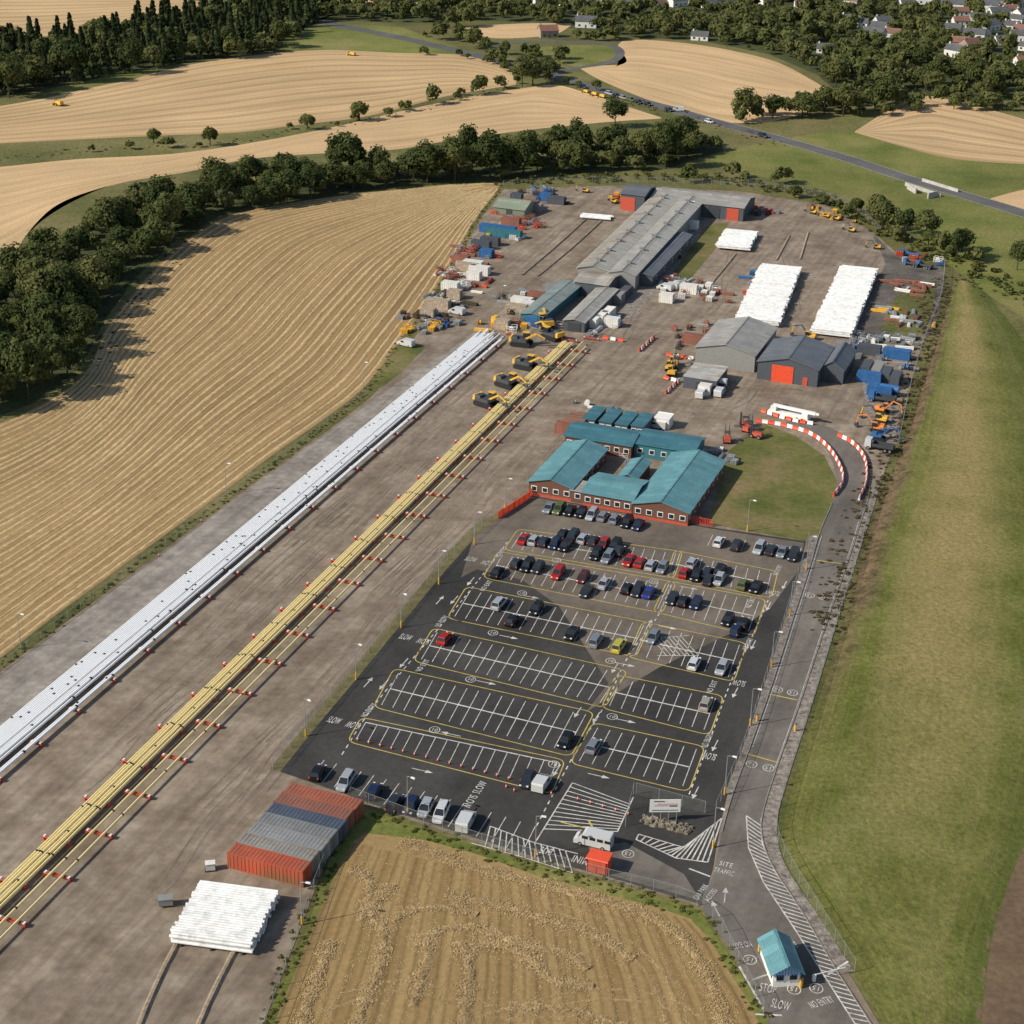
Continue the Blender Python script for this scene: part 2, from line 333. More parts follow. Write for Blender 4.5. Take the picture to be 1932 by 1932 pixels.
B1=[(-160,850),(0,800),(110,745),(170,690),(200,620),(250,555),(310,490),(370,440),(430,408),(520,387),(640,370),(760,357),(860,348),(943,346)]
_,PA,PB=loft("stubble_field",A1,B1,0.04,m_f1,120,40)
def mound(mb,P,w,h,jit=0.25,seg=5,z=0.04,var=.25):
    n=len(P); L,R=ribbon_v(P,1.0); vs=[]
    for i in range(n):
        s=(L[i]-R[i]); c=P[i]+s*random.uniform(-jit,jit)*w*0.5; ww=w*random.uniform(1-var,1+var); hh=h*random.uniform(1-1.5*var,1+var)
        for k in range(seg):
            t=k/(seg-1)-0.5
            vs.append((c.x+s.x*t*ww,c.y+s.y*t*ww,z+hh*math.cos(t*math.pi)*(1+random.uniform(-var,var))-0.02))
    fs=[(i*seg+k,(i+1)*seg+k,(i+1)*seg+k+1,i*seg+k+1) for i in range(n-1) for k in range(seg-1)]
    mb.add(vs,fs)
sw=MB(); NS=34
for j in range(NS):
    t=(j+0.5+random.uniform(-.12,.12))/NS; Pm=[PA[i].lerp(PB[i],t) for i in range(120)]
    Pm=resamp(Pm,int(plen(Pm)/1.6))
    a=random.randint(0,8); Pm=Pm[a:len(Pm)-random.randint(1,10)]; mound(sw,Pm,random.uniform(.8,1.15),0.16,0.12,5,.04,.22)
OB("straw_swaths",sw.mesh("straw_swaths",m_straw,True),kind="stuff",label="long raised rows of pale cut straw on stubble",cat="straw")
loft("barley_field",[(-80,515),(0,512),(60,430),(120,380),(230,345),(350,325),(470,300),(600,290),(740,283),(850,265),(1000,245),(1150,230),(1245,224)],[(-80,320),(0,315),(150,300),(330,290),(500,265),(650,235),(800,200),(930,175),(1000,165),(1050,160),(1120,180),(1180,200),(1248,222)],0.03,m_f2)
loft("barley_field",[(-80,275),(0,271),(180,262),(330,255),(450,250),(570,235),(690,220),(830,185),(900,172),(973,160)],[(-80,210),(0,200),(110,180),(240,150),(400,115),(590,95),(750,100),(880,105),(955,128),(975,150)],0.04,m_f3)
loft("barley_field",[(-80,80),(0,75),(130,65),(250,45),(380,20)],[(-80,-10),(0,-8),(150,-6),(300,-4),(402,5)],0.03,m_f3)
loft("barley_field",[(878,53),(930,72),(1040,66),(1080,47)],[(880,50),(930,47),(1000,44),(1078,44)],0.03,m_f2)
loft("barley_field",[(1092,128),(1130,150),(1200,180),(1270,205),(1340,228),(1450,230),(1560,200),(1586,190)],[(1094,124),(1180,119),(1166,86),(1200,75),(1320,85),(1450,112),(1530,150),(1584,186)],0.035,m_f2)
loft("barley_field",[(1612,250),(1700,276),(1800,300),(1932,310),(2050,316)],[(1614,247),(1720,185),(1800,190),(1932,225),(2050,262)],0.045,m_f7)
loft("barley_field",[(1868,378),(1932,398),(2000,405)],[(1870,374),(1932,358),(2000,350)],0.045,m_f2)
loft("barley_field",[(640,3),(740,8),(860,12)],[(640,-14),(740,-14),(850,-10)],0.045,m_f2)
patch("grass_verge",[(660,1505),(700,1530),(860,1585),(1000,1628),(1150,1668),(1320,1718),(1385,1815),(1470,1960),(1520,2080),(440,2080),(500,1930),(580,1750)],0.035,m_grassb)
top9=[(690,1572),(800,1585),(900,1612),(1020,1655),(1150,1690),(1240,1712),(1305,1735)]
loft("stubble_field",[(665,1590),(620,1680),(575,1790),(520,1925),(460,2080)],[(1305,1737),(1340,1775),(1380,1840),(1420,1905),(1500,2080)],0.05,m_f9,60,40)
patch("stubble_field",top9+[(1306,1738),(660,1592)],0.045,m_f9)
s9=MB(); fl=[]
for l,w in [([(755,1590),(800,1605),(900,1640),(1000,1665),(1100,1690),(1190,1715),(1260,1750),(1310,1800),(1345,1870),(1370,1960)],1.7),
 ([(840,1688),(900,1700),(960,1715),(1040,1740),(1100,1755),(1160,1790),(1195,1812)],1.6),
 ([(800,1762),(806,1810),(790,1850),(780,1900)],1.5),([(868,1778),(885,1830),(880,1870),(872,1960)],1.5),
 ([(740,1670),(700,1720),(722,1760),(715,1830),(690,1880),(668,1960)],1.5),([(625,1775),(600,1840),(585,1880),(560,1960)],1.6),
 ([(890,1790),(930,1782),(990,1800),(1040,1850),(1120,1862)],1.6),([(660,1640),(690,1655),(700,1690),(680,1740)],1.4),
 ([(790,1775),(830,1755),(880,1750),(930,1762),(1010,1790),(1070,1800),(1110,1830)],1.3),([(960,1900),(1060,1905),(1180,1940)],1.1),([(740,1740),(770,1720),(850,1715),(900,1728)],1.0)]:
    P=cr(PX(l),6); P=resamp(P,max(4,int(plen(P)/0.6))); mound(s9,P,w*.62,0.13,0.3,7,0.06,.32); fl.append(flakes(P,w*1.15,330,0.065,0.24,.4))
for i in range(17):
    t=(i+.5)/17; P=cr(PX([(660+t*640,1600+t*150),(700+t*600,1700+t*110),(640+t*760,1830+t*50),(560+t*860,1990)]),8); fl.append(flakes(P,1.3 if i%2 else .7,26,0.06,0.03))
for q in [[(600,1900),(760,1860),(900,1900),(1100,1950)],[(900,1930),(1100,1880),(1250,1890),(1340,1950)],[(1000,1700),(1120,1740),(1230,1830),(1280,1960)]]:
    P=cr(PX(q),8)
    for s in(-1,1):
        L_,R_=ribbon_v(P,1.9); fl.append(flakes(L_ if s<0 else R_,.45,70,.05,.02))
OB("straw_swaths",s9.mesh("straw_swaths",m_straw,True),kind="stuff",label="winding low heaps of loose straw on stubble",cat="straw")
OB("loose_straw",quadmesh("loose_straw",np.concatenate(fl),m_straw),kind="stuff",label="loose straw wisps scattered over the stubble",cat="straw")
patch("ploughed_strip",[(1945,1330),(1910,1500),(1880,1650),(1835,1960),(1830,2080),(2200,2080),(2200,1330)],0.03,m_plough)
patch("yard",[(-120,1355),(0,1268),(120,1178),(300,1045),(430,948),(560,853),(650,790),(700,750),(745,700),(775,650),(805,600),(850,525),(905,415),(950,358),(1100,352),(1180,350),(1400,362),(1560,388),(1650,440),(1700,485),(1775,505),(1778,560),(1745,640),(1718,720),(1695,830),(1672,880),(1655,930),(1628,1000),(1603,1050),(1560,1180),(1510,1340),(1470,1480),(1455,1560),(1480,1640),(1540,1740),(1610,1850),(1700,2000),(1740,2080),(1530,2080),(1450,1930),(1385,1805),(1325,1712),(1150,1660),(1000,1620),(860,1577),(700,1522),(662,1508),(600,1665),(500,1925),(440,2080),(-300,2080)],0.06,m_dirt)
patch("gravel_yard",[(-120,1350),(0,1275),(120,1185),(300,1052),(430,955),(560,860),(700,760),(800,690),(880,640),(930,620),(930,640),(800,735),(500,995),(200,1250),(0,1405),(-120,1500)],0.07,m_dirtg,False)
patch("gravel_yard",[(1648,445),(1700,487),(1775,507),(1777,560),(1745,640),(1610,642),(1625,600),(1640,540),(1670,500)],0.07,m_dgrav,True)
patch("gravel_yard",[(1620,690),(1700,730),(1690,830),(1660,860),(1640,800)],0.07,m_grav)
patch("gravel_yard",[(1195,535),(1228,525),(1262,470),(1325,398),(1345,405),(1300,470),(1245,545),(1200,600),(1170,600)],0.07,m_grav)
patch("lawn",[(1375,850),(1440,800),(1500,822),(1555,860),(1585,920),(1575,950),(1555,1015),(1540,1025),(1345,990),(1340,975)],0.075,m_lawn,False)
patch("grass_verge",[(700,720),(745,655),(775,650),(803,655),(760,700),(722,730)],0.075,m_lawn)
patch("grass_verge",[(1340,425),(1375,420),(1350,470),(1300,530),(1262,528),(1300,470)],0.075,m_lawn)
patch("grass_verge",[(1690,560),(1765,530),(1760,590),(1735,640),(1660,625)],0.078,m_grass)
patch("grass_verge",[(508,1452),(588,1355),(655,1275),(735,1178),(815,1080),(885,1000),(940,965),(950,968),(900,1010),(828,1092),(748,1190),(670,1285),(600,1368),(528,1458)],0.1,NM("dry_verge",[(0.12,0.11,0.04),(0.2,0.165,0.085)],.4))
CP=[(515,1452),(590,1362),(660,1278),(740,1182),(820,1085),(890,1005),(945,962),(1000,935),(1340,995),(1520,1022),(1510,1075),(1480,1170),(1440,1300),(1400,1420),(1372,1500),(1358,1560),(1345,1640),(1325,1708),(1150,1656),(1000,1615),(860,1570),(700,1517),(662,1503)]
patch("car_park_asphalt",CP,0.085,m_asph)
patch("worn_asphalt",[(946,965),(1002,938),(1340,998),(1517,1025),(1506,1078),(1452,1150),(1390,1190),(1240,1262),(1105,1345),(1148,1290),(1055,1145),(985,1095),(900,1075),(870,1090),(895,1010)],0.095,m_asph2)
patch("worn_asphalt",[(1110,1600),(1180,1590),(1290,1650),(1322,1700),(1150,1652)],0.095,m_road)
rl=[(1480,800),(1530,822),(1560,850),(1578,900),(1570,950),(1545,1010),(1528,1070),(1497,1165),(1457,1290),(1415,1410),(1382,1500),(1362,1570),(1345,1650),(1325,1712),(1385,1805),(1450,1930),(1530,2080)]
rr=[(1490,792),(1560,805),(1612,838),(1636,890),(1640,930),(1622,990),(1603,1050),(1558,1180),(1508,1330),(1465,1450),(1438,1540),(1440,1590),(1460,1640),(1515,1725),(1580,1835),(1660,1960),(1730,2080)]
loft("access_road",rl,rr,0.09,m_road,140,6)
gl=[(1640,930),(1622,990),(1603,1050),(1558,1180),(1508,1330),(1465,1450),(1438,1540),(1440,1590),(1460,1640),(1515,1725),(1580,1835)]
gr=[(1665,900),(1648,960),(1622,1040),(1578,1180),(1532,1330),(1490,1460),(1468,1540),(1470,1600),(1492,1650),(1548,1735),(1612,1835)]
loft("gravel_verge",gl,gr,0.1,m_grav,90,4)
loft("gravel_verge",[(1545,1010),(1528,1070),(1497,1165),(1457,1290),(1415,1410),(1382,1500)],[(1530,1010),(1513,1070),(1485,1165),(1443,1290),(1402,1410),(1366,1500)],0.1,m_grav,50,3)
kb=MB()
for side in (rl[4:12],rr[3:17]):
    P=cr(PX(side),8)
    for i in range(len(P)-1):
        d=P[i+1]-P[i]; c=(P[i]+P[i+1])/2; kb.box((0,0,0),(d.length,.14,.12),0,FR((c.x,c.y,.15),math.atan2(d.y,d.x)))
OB("kerb",kb.mesh("kerb",m_kerb),kind="structure")
road("highway",[(560,30),(640,48),(760,72),(880,100),(1000,130),(1100,160),(1190,186),(1270,207),(1360,233),(1480,265),(1600,300),(1700,333),(1830,372),(1932,403),(2060,445)],8.5,0.07,m_hwy)
road("lane",[(1040,140),(1090,128),(1150,118),(1170,100),(1150,85),(1080,80),(1000,78),(930,85)],4.5,0.065,m_hwy)
mb=MB()
P=cr(PX([(1270,207),(1360,233),(1480,265),(1600,300),(1700,333),(1830,372),(1932,403),(2060,445)]),8)
for s in(-1,1):
    L,R=ribbon_v(P,7.8); ribbon(mb,L if s<0 else R,0.2,0.078)
OB("road_marking",mb.mesh("road_marking",m_white),kind="structure")
# wheel ruts in the yard
rt=MB()
lane_=[G(0,1585),G(640,1000),G(1010,660)]; lane2=[G(200,1740),G(760,1130),G(1080,780)]
for i in range(26):
    b0,b1=((lane_[0],lane_[2]) if i%2 else (lane2[0],lane2[2])); t0=random.random()*.75; t1=min(1,t0+random.uniform(.12,.4)); sh_=ED*random.uniform(-6,6)
    P=[b0.lerp(b1,t0+(t1-t0)*k/8)+sh_+ED*(math.sin(k*.6+i)*.9) for k in range(9)]
    for s in(-.9,.9): ribbon(rt,cr([p+ED*s for p in P],4),.3,.0735+.0002*i)
for q in [[(1100,760),(1180,700),(1300,780),(1400,760),(1430,720)],[(1180,640),(1230,560),(1340,590),(1380,480)],[(1400,740),(1500,735),(1600,760)],[(1480,480),(1500,560),(1510,620)],[(1050,600),(1180,640),(1260,620)],[(1060,430),(1010,480),(930,560)]]:
    for s in(-.9,.9): ribbon(rt,cr([p+ED*s for p in cr(PX(q),4)],2),.3,.079)
OB("wheel_ruts",rt.mesh("wheel_ruts",NM("rut_soil",[(0.15,0.117,0.085),(0.26,0.21,0.16)],.15,streak=.2)),kind="structure")
# grass bank
ST=[[(1800,535,0),(1808,530,.5),(1822,530,.5),(1850,540,0)],[(1768,640,0),(1790,640,3),(1860,640,3),(1935,650,0)],[(1730,760,0),(1765,760,4),(1880,760,4),(1990,760,0)],[(1690,880,0),(1738,880,4),(1885,880,4),(2020,880,0)],
[(1642,1000,0),(1702,1000,4),(1890,1000,4),(2050,1000,0)],[(1600,1150,0),(1662,1150,3.5),(1885,1150,3.5),(2080,1150,0)],[(1545,1320,0),(1622,1320,3),(1880,1320,3),(2080,1320,0)],[(1498,1480,0),(1582,1480,2.5),(1860,1480,2.0),(1990,1480,0)],
[(1476,1600,0),(1562,1600,2),(1830,1600,1.5),(1930,1600,0)],[(1548,1735,0),(1625,1720,1.5),(1800,1720,1.0),(1885,1720,0)],[(1616,1838,0),(1692,1830,1),(1780,1830,.6),(1862,1830,0)],[(1735,2060,0),(1760,2060,.5),(1790,2060,.3),(1838,2060,0)]]
cols=[cr([G(s[k][0],s[k][1],s[k][2]*.4) for s in ST],8) for k in range(4)]
vs=[];uv=[];nr=len(cols[0])
for i in range(nr):
    sec=cr([cols[k][i] for k in range(4)],8)
    for j,p in enumerate(sec):
        e=0 if j in(0,24) else random.uniform(-.06,.06); vs.append((p.x,p.y,max(.02,p.z)+0.02+e)); uv.append((j/24,i/(nr-1)))
fs=[(i*25+j,i*25+j+1,(i+1)*25+j+1,(i+1)*25+j) for i in range(nr-1) for j in range(24)]
me=bpy.data.meshes.new("grass_bank"); me.from_pydata(vs,[],fs)
ul=me.uv_layers.new(name="UVMap"); li=np.empty(len(me.loops),dtype=np.int32); me.loops.foreach_get("vertex_index",li); ul.data.foreach_set("uv",np.array(uv)[li].ravel())
bm=bmesh.new(); bm.from_mesh(me); bmesh.ops.recalc_face_normals(bm,faces=bm.faces); bm.faces.ensure_lookup_table()
if bm.faces[300].normal.z<0: bmesh.ops.reverse_faces(bm,faces=bm.faces)
bm.to_mesh(me); bm.free(); me.polygons.foreach_set("use_smooth",[True]*len(me.polygons))
m,nt,b=newmat("bank_grass"); tc=nt.nodes.new("ShaderNodeTexCoord"); sp=nt.nodes.new("ShaderNodeSeparateXYZ"); nt.links.new(tc.outputs["UV"],sp.inputs[0]); pos=coord(nt,'pos')
gr_=ramp(nt,[(0.08,0.097,0.018),(0.12,0.135,0.03),(0.175,0.175,0.055)],0.35,0.65); nt.links.new(noise(nt,pos,0.06,8,0.75),gr_.inputs[0])
nn=noise(nt,pos,0.05,7,.65); x=sp.outputs[0]; y=sp.outputs[1]
bv=comb(nt,mathn(nt,'MULTIPLY',x,22.0),mathn(nt,'MULTIPLY',y,3.0))
c=mixc(nt,mapr(nt,noise(nt,bv,1.0,5,.65),0.42,0.7,0,0.6),gr_.outputs[0],(0.21,0.18,0.07))
xw=mathn(nt,'ADD',x,mathn(nt,'MULTIPLY',nn,0.2))
trk=mathn(nt,'MULTIPLY',mapr(nt,mathn(nt,'ABSOLUTE',mathn(nt,'SUBTRACT',xw,0.62)),0.04,0.22,1,0),mapr(nt,noise(nt,pos,0.03,5),0.32,0.52,0.35,1.0))
trk=mathn(nt,'MULTIPLY',trk,mapr(nt,y,.4,.7,1,.3))
c=mixc(nt,mathn(nt,'MULTIPLY',trk,0.85),c,(0.29,0.225,0.095))
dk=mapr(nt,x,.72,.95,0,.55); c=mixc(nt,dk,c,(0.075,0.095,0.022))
fac=mathn(nt,'MULTIPLY',mapr(nt,mathn(nt,'ADD',x,mathn(nt,'MULTIPLY',nn,0.4)),0.38,0.5,1,0),mapr(nt,mathn(nt,'ADD',y,mathn(nt,'MULTIPLY',nn,0.3)),0.55,0.8,1,0.12))
sc_=ramp(nt,[(0.075,0.062,0.03),(0.17,0.12,0.068)],0.4,0.6); nt.links.new(noise(nt,pos,0.4,6,.7),sc_.inputs[0])
c=mixc(nt,fac,c,sc_.outputs[0])
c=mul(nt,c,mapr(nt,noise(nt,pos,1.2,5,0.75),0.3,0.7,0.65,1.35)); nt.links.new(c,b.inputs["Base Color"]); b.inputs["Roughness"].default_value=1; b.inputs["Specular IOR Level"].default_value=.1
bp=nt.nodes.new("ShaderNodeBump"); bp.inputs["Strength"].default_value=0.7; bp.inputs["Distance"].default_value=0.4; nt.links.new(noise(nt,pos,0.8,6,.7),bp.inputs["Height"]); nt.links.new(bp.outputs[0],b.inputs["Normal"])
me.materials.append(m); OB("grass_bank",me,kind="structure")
db=MB()
for l,w in [([(338,1775),(300,1850),(262,1940),(230,2030)],1.1),([(442,1798),(405,1870),(372,1945),(340,2040)],1.1),([(1105,415),(1050,465),(985,520)],0.8),([(1135,418),(1080,468),(1015,522)],0.8),([(1388,480),(1360,515),(1335,545)],0.8),([(1490,445),(1465,492)],0.8),([(1525,440),(1510,490)],0.8)]:
    P=cr(PX(l),8); P=resamp(P,max(4,int(plen(P)/1.5))); mound(db,P,w,0.4,0.02,4,.06,.06)
OB("earth_bund",db.mesh("earth_bund",NM("bund_earth",[(0.24,0.18,0.125),(0.34,0.27,0.195)],0.5)),kind="structure")
# ---------------------------------------------------------------- car park markings
Z1=0.115
wm=MB(); ym=MB()
def bays(q,n,double=True,lw=0.13,mb=wm):
    fl,fr,nr_,nl=[G(*p) for p in q]
    for i in range(n+1):
        t=i/n; a=fl.lerp(fr,t); b=nl.lerp(nr_,t); ribbon(mb,[a,b],lw,Z1)
    if double: ribbon(mb,[fl.lerp(nl,.5),fr.lerp(nr_,.5)],0.30,Z1+.005)
def outline(q,exp=1.2,w=0.2):
    P=[G(*p) for p in q]; out=[]
    for i in range(4):
        a=P[i-1];b=P[i];d=P[(i+1)%4]
        e1=(b-a).normalized(); e2=(b-d).normalized(); out.append(b+(e1+e2)*exp)
    R=[]
    for i in range(4):
        a=out[i-1];b=out[i];d=out[(i+1)%4]; r=1.6
        for k in range(5):
            t=k/4; p=(b+(a-b).normalized()*r).lerp(b,t).lerp(b.lerp(b+(d-b).normalized()*r,t),t); R.append(p)
    ribbon(ym,R,w,Z1,True)
Q=[([(752,1271),(1105,1349),(1068,1418),(720,1331)],16,1),([(1128,1374),(1314,1414),(1288,1484),(1093,1437)],8,1),
   ([(825,1194),(1168,1270),(1132,1327),(795,1245)],16,1),([(1172,1283),(1350,1318),(1328,1378),(1150,1333)],8,1),
   ([(888,1115),(1215,1180),(1190,1232),(858,1164)],16,1),([(1222,1182),(1395,1218),(1374,1278),(1198,1237)],8,1),
   ([(948,1048),(1262,1103),(1240,1150),(925,1088)],16,1),([(1268,1104),(1432,1135),(1412,1192),(1246,1152)],8,1),
   ([(985,1005),(1275,1045),(1262,1085),(965,1035)],15,1),([(1282,1046),(1455,1082),(1445,1122),(1270,1086)],8,1),
   ([(690,1364),(1050,1440),(1030,1488),(672,1396)],16,0)]
for q,n,d in Q: bays(q,n,bool(d)); outline(q)
P=[G(*p) for p in Q[-1][0]]; ribbon(wm,[P[0],P[1]],.24,Z1+.005)
bays([(1040,948),(1215,980),(1205,1000),(1027,966)],9,False); bays([(1345,1010),(1512,1035),(1503,1058),(1335,1030)],8,False)
bays([(612,1435),(900,1525),(870,1570),(585,1470)],12,False)
bays([(900,1525),(1010,1560),(985,1610),(870,1570)],4,False)
def dashes(l,w,dl,gl_,mb=wm):
    P=cr(PX(l),8); n=int(plen(P)/(dl+gl_)); P2=resamp(P,n*4+1)
    for i in range(n): ribbon(mb,[P2[i*4],P2[i*4+1],P2[i*4+2]],w,Z1)
dashes([(1012,1560),(1082,1427),(1142,1330),(1185,1240),(1240,1165),(1268,1100)],0.2,1,1)
dashes([(645,1425),(700,1340),(775,1248),(850,1160),(915,1080),(960,1020)],0.2,1,1)
dashes([(1300,1500),(1338,1400),(1378,1290),(1420,1200),(1455,1120)],0.2,1,1)
def hatch(A,B,n,w=0.22,sk=0,mb=wm,z=Z1,border=True):
    PA_=resamp(PX(A),n+1+abs(sk)); PB_=resamp(PX(B),n+1+abs(sk))
    for i in range(n+1):
        a=PA_[i+(abs(sk) if sk<0 else 0)]; b=PB_[i+(sk if sk>0 else 0)]; ribbon(mb,[a,b],w,z)
    if border: ribbon(mb,PX(A),w,z+.005); ribbon(mb,PX(B),w,z+.005)
hatch([(1080,1478),(1010,1590)],[(1195,1505),(1165,1570)],11,0.2,3)
hatch([(925,1560),(1005,1590),(1090,1612)],[(890,1592),(985,1618),(1080,1648)],13,0.18,2)
hatch([(1205,1575),(1290,1600),(1362,1545)],[(1200,1585),(1275,1620),(1335,1628)],15,0.22,0)
hatch([(1408,1540),(1412,1600),(1440,1665),(1500,1755),(1560,1850),(1640,1975)],[(1436,1545),(1438,1592),(1462,1645),(1518,1728),(1580,1835),(1660,1960)],46,0.2,2)
hatch([(1230,1205),(1300,1200)],[(1240,1238),(1318,1238)],7,0.15,2)
for l in [[(1620,985),(1600,1050),(1555,1180),(1505,1330),(1462,1450)],[(1550,1012),(1532,1070),(1502,1165),(1462,1290),(1420,1410)]]:
    P=cr(PX(l),8); ribbon(wm,P,0.1,Z1)
for l in [[(1448,1310),(1505,1322)],[(1412,1424),(1468,1440)],[(1540,1058),(1600,1066)],[(1058,1552),(1120,1567)],[(1110,1548),(1135,1592)]]: ribbon(ym,PX(l),0.3,Z1+0.003)
for l in [[(1418,1850),(1455,1838)],[(1300,1640),(1340,1655)],[(1395,1825),(1440,1905)],[(1425,1915),(1475,1917)],[(1562,1840),(1600,1815)]]: ribbon(wm,PX(l),0.3,Z1+0.003)
OB("parking_marking",wm.mesh("parking_marking",m_white),kind="structure"); OB("parking_marking",ym.mesh("parking_marking",m_yell),kind="structure")
def text(s,u,v,dir_,width=2.4,height=1.5,mat=None):
    "painted word: real width and height in metres"
    cu=bpy.data.curves.new("t",'FONT'); cu.body=s; cu.align_x='CENTER'; cu.align_y='CENTER'; cu.size=1.0; cu.offset=0.006; cu.space_character=1.12
    o=bpy.data.objects.new("t",cu); COL.objects.link(o); bpy.context.view_layer.update()
    me=bpy.data.meshes.new_from_object(o.evaluated_get(bpy.context.evaluated_depsgraph_get())); bpy.data.objects.remove(o)
    me.materials.clear(); me.materials.append(mat or m_white)
    xs=[q.co.x for q in me.vertices]; ys=[q.co.y for q in me.vertices]; kx=width/(max(xs)-min(xs)); ky=height/(max(ys)-min(ys)); oy=(max(ys)+min(ys))/2
    for q in me.vertices: q.co.x*=kx; q.co.y=(q.co.y-oy)*ky
    a=G(u,v); 
    if isinstance(dir_,tuple): d=G(u+dir_[0],v+dir_[1])-a
    else: d={'E':ED,'W':-ED,'N':ND,'S':-ND}[dir_]
    OB("road_marking",me,Matrix.Translation((a.x,a.y,Z1+0.012))@Matrix.Rotation(math.atan2(d.y,d.x),4,'Z'),kind="structure")
for (a,b_),(c_,d_) in [((889,1056),(919,1063)),((766,1203),(799,1211)),((631,1360),(666,1369))]:
    text("SLOW",a,b_,'E',2.2,1.9); text("SLOW",c_,d_,'W',2.2,1.9)
for u,v in [(1460,1120),(1394,1290),(1338,1428)]: text("SLOW",u,v,'W',2.2,1.9)
for u,v,s in [(1467,1077,"NO ENTRY"),(1411,1216,"NO ENTRY"),(1334,1398,"NO ENTRY"),(1416,1138,"NO EXIT"),(1343,1297,"NO EXIT"),(797,1257,"NO EXIT"),(917,1106,"NO EXIT"),(833,1173,"NO ENTRY"),(696,1341,"NO ENTRY"),(945,1043,"NO ENTRY")]:
    text(s,u,v,'N',4.4,1.0)
text("SLOW",905,1487,'N',3.4,1.3); text("SLOW",887,1513,'S',3.4,1.3)
text("MINI",1095,1624,'W',2.3,1.7); text("BUS",1030,1607,'W',1.8,1.7)
text("SITE",1370,1632,'E',1.9,1.1); text("TRAFFIC",1366,1646,'E',2.9,1.1)
text("CAR PARK",1322,1684,(20,-26),3.8,0.85); text("ACCESS",1341,1690,(20,-26),3.0,0.85)
text("NO EXIT",1400,1784,(-20,3),2.6,1.2); text("STOP",1449,1866,(20,4),2.1,1.7); text("SLOW",1473,1897,(20,5),2.4,1.7); text("NO ENTRY",1549,1892,(20,-6),3.4,1.3); text("SLOW",1492,1780,(-10,-14),2.2,1.2)
cm=MB()
def circ(u,v,s,d='W',r=0.85):
    a=G(u,v); P=[a+Vector((math.cos(t*math.pi/10)*r,math.sin(t*math.pi/10)*r*1.1,0)) for t in range(20)]; ribbon(cm,P,0.14,Z1+.006,True); text(s,u,v,d,0.85,0.9)
for u,v in [(1415,1812),(1540,1866),(1498,1868),(1185,1612),(1528,1124),(1553,1128),(1467,1302),(1495,1308),(1418,1443),(1450,1450)]: circ(u,v,"15")
for u,v in [(985,1120),(930,1195),(888,1283),(820,1378),(1045,1443),(1152,1248),(1155,1353),(1233,1098),(1050,1058)]: circ(u,v,"10",'E')
def arrow(u,v,d,L=3.6):
    a=G(u,v); 
    if isinstance(d,tuple): D=(G(u+d[0],v+d[1])-a).normalized()
    else: D={'E':ED,'W':-ED,'N':ND,'S':-ND}[d]
    S=Vector((-D.y,D.x,0)); z=Z1+.006
    pts=[a-D*L/2-S*.09,a-D*L/2+S*.09,a+D*L*.15+S*.09,a+D*L*.15-S*.09,a+D*L*.15-S*.45,a+D*L*.15+S*.45,a+D*L/2]
    cm.add([(p.x,p.y,z) for p in pts],[(0,1,2,3),(4,5,6)])
for u,v,d in [(850,1386,'W'),(797,1455,'E'),(1180,1361,'E'),(1130,1465,'E'),(1000,1127,'E'),(960,1203,'E'),(918,1289,'E'),(1180,1255,'E'),(1260,1185,'E'),(1300,1110,'E'),
 (830,1133,'N'),(857,1133,'S'),(888,1098,'S'),(695,1288,'N'),(724,1293,'S'),(762,1252,'S'),(1480,1105,'S'),(1450,1145,'S'),(1421,1218,'S'),(1387,1308,'S'),(1349,1408,'S'),(1312,1497,'S'),(1368,1690,(3,-30)),(1350,1715,(-12,-25)),(1090,1345,'S'),(1160,1262,'S'),(1125,1355,'S'),(1050,1455,'S'),(1225,1178,'N')]:
    arrow(u,v,d)
OB("arrow_marking",cm.mesh("arrow_marking",m_white),kind="structure")
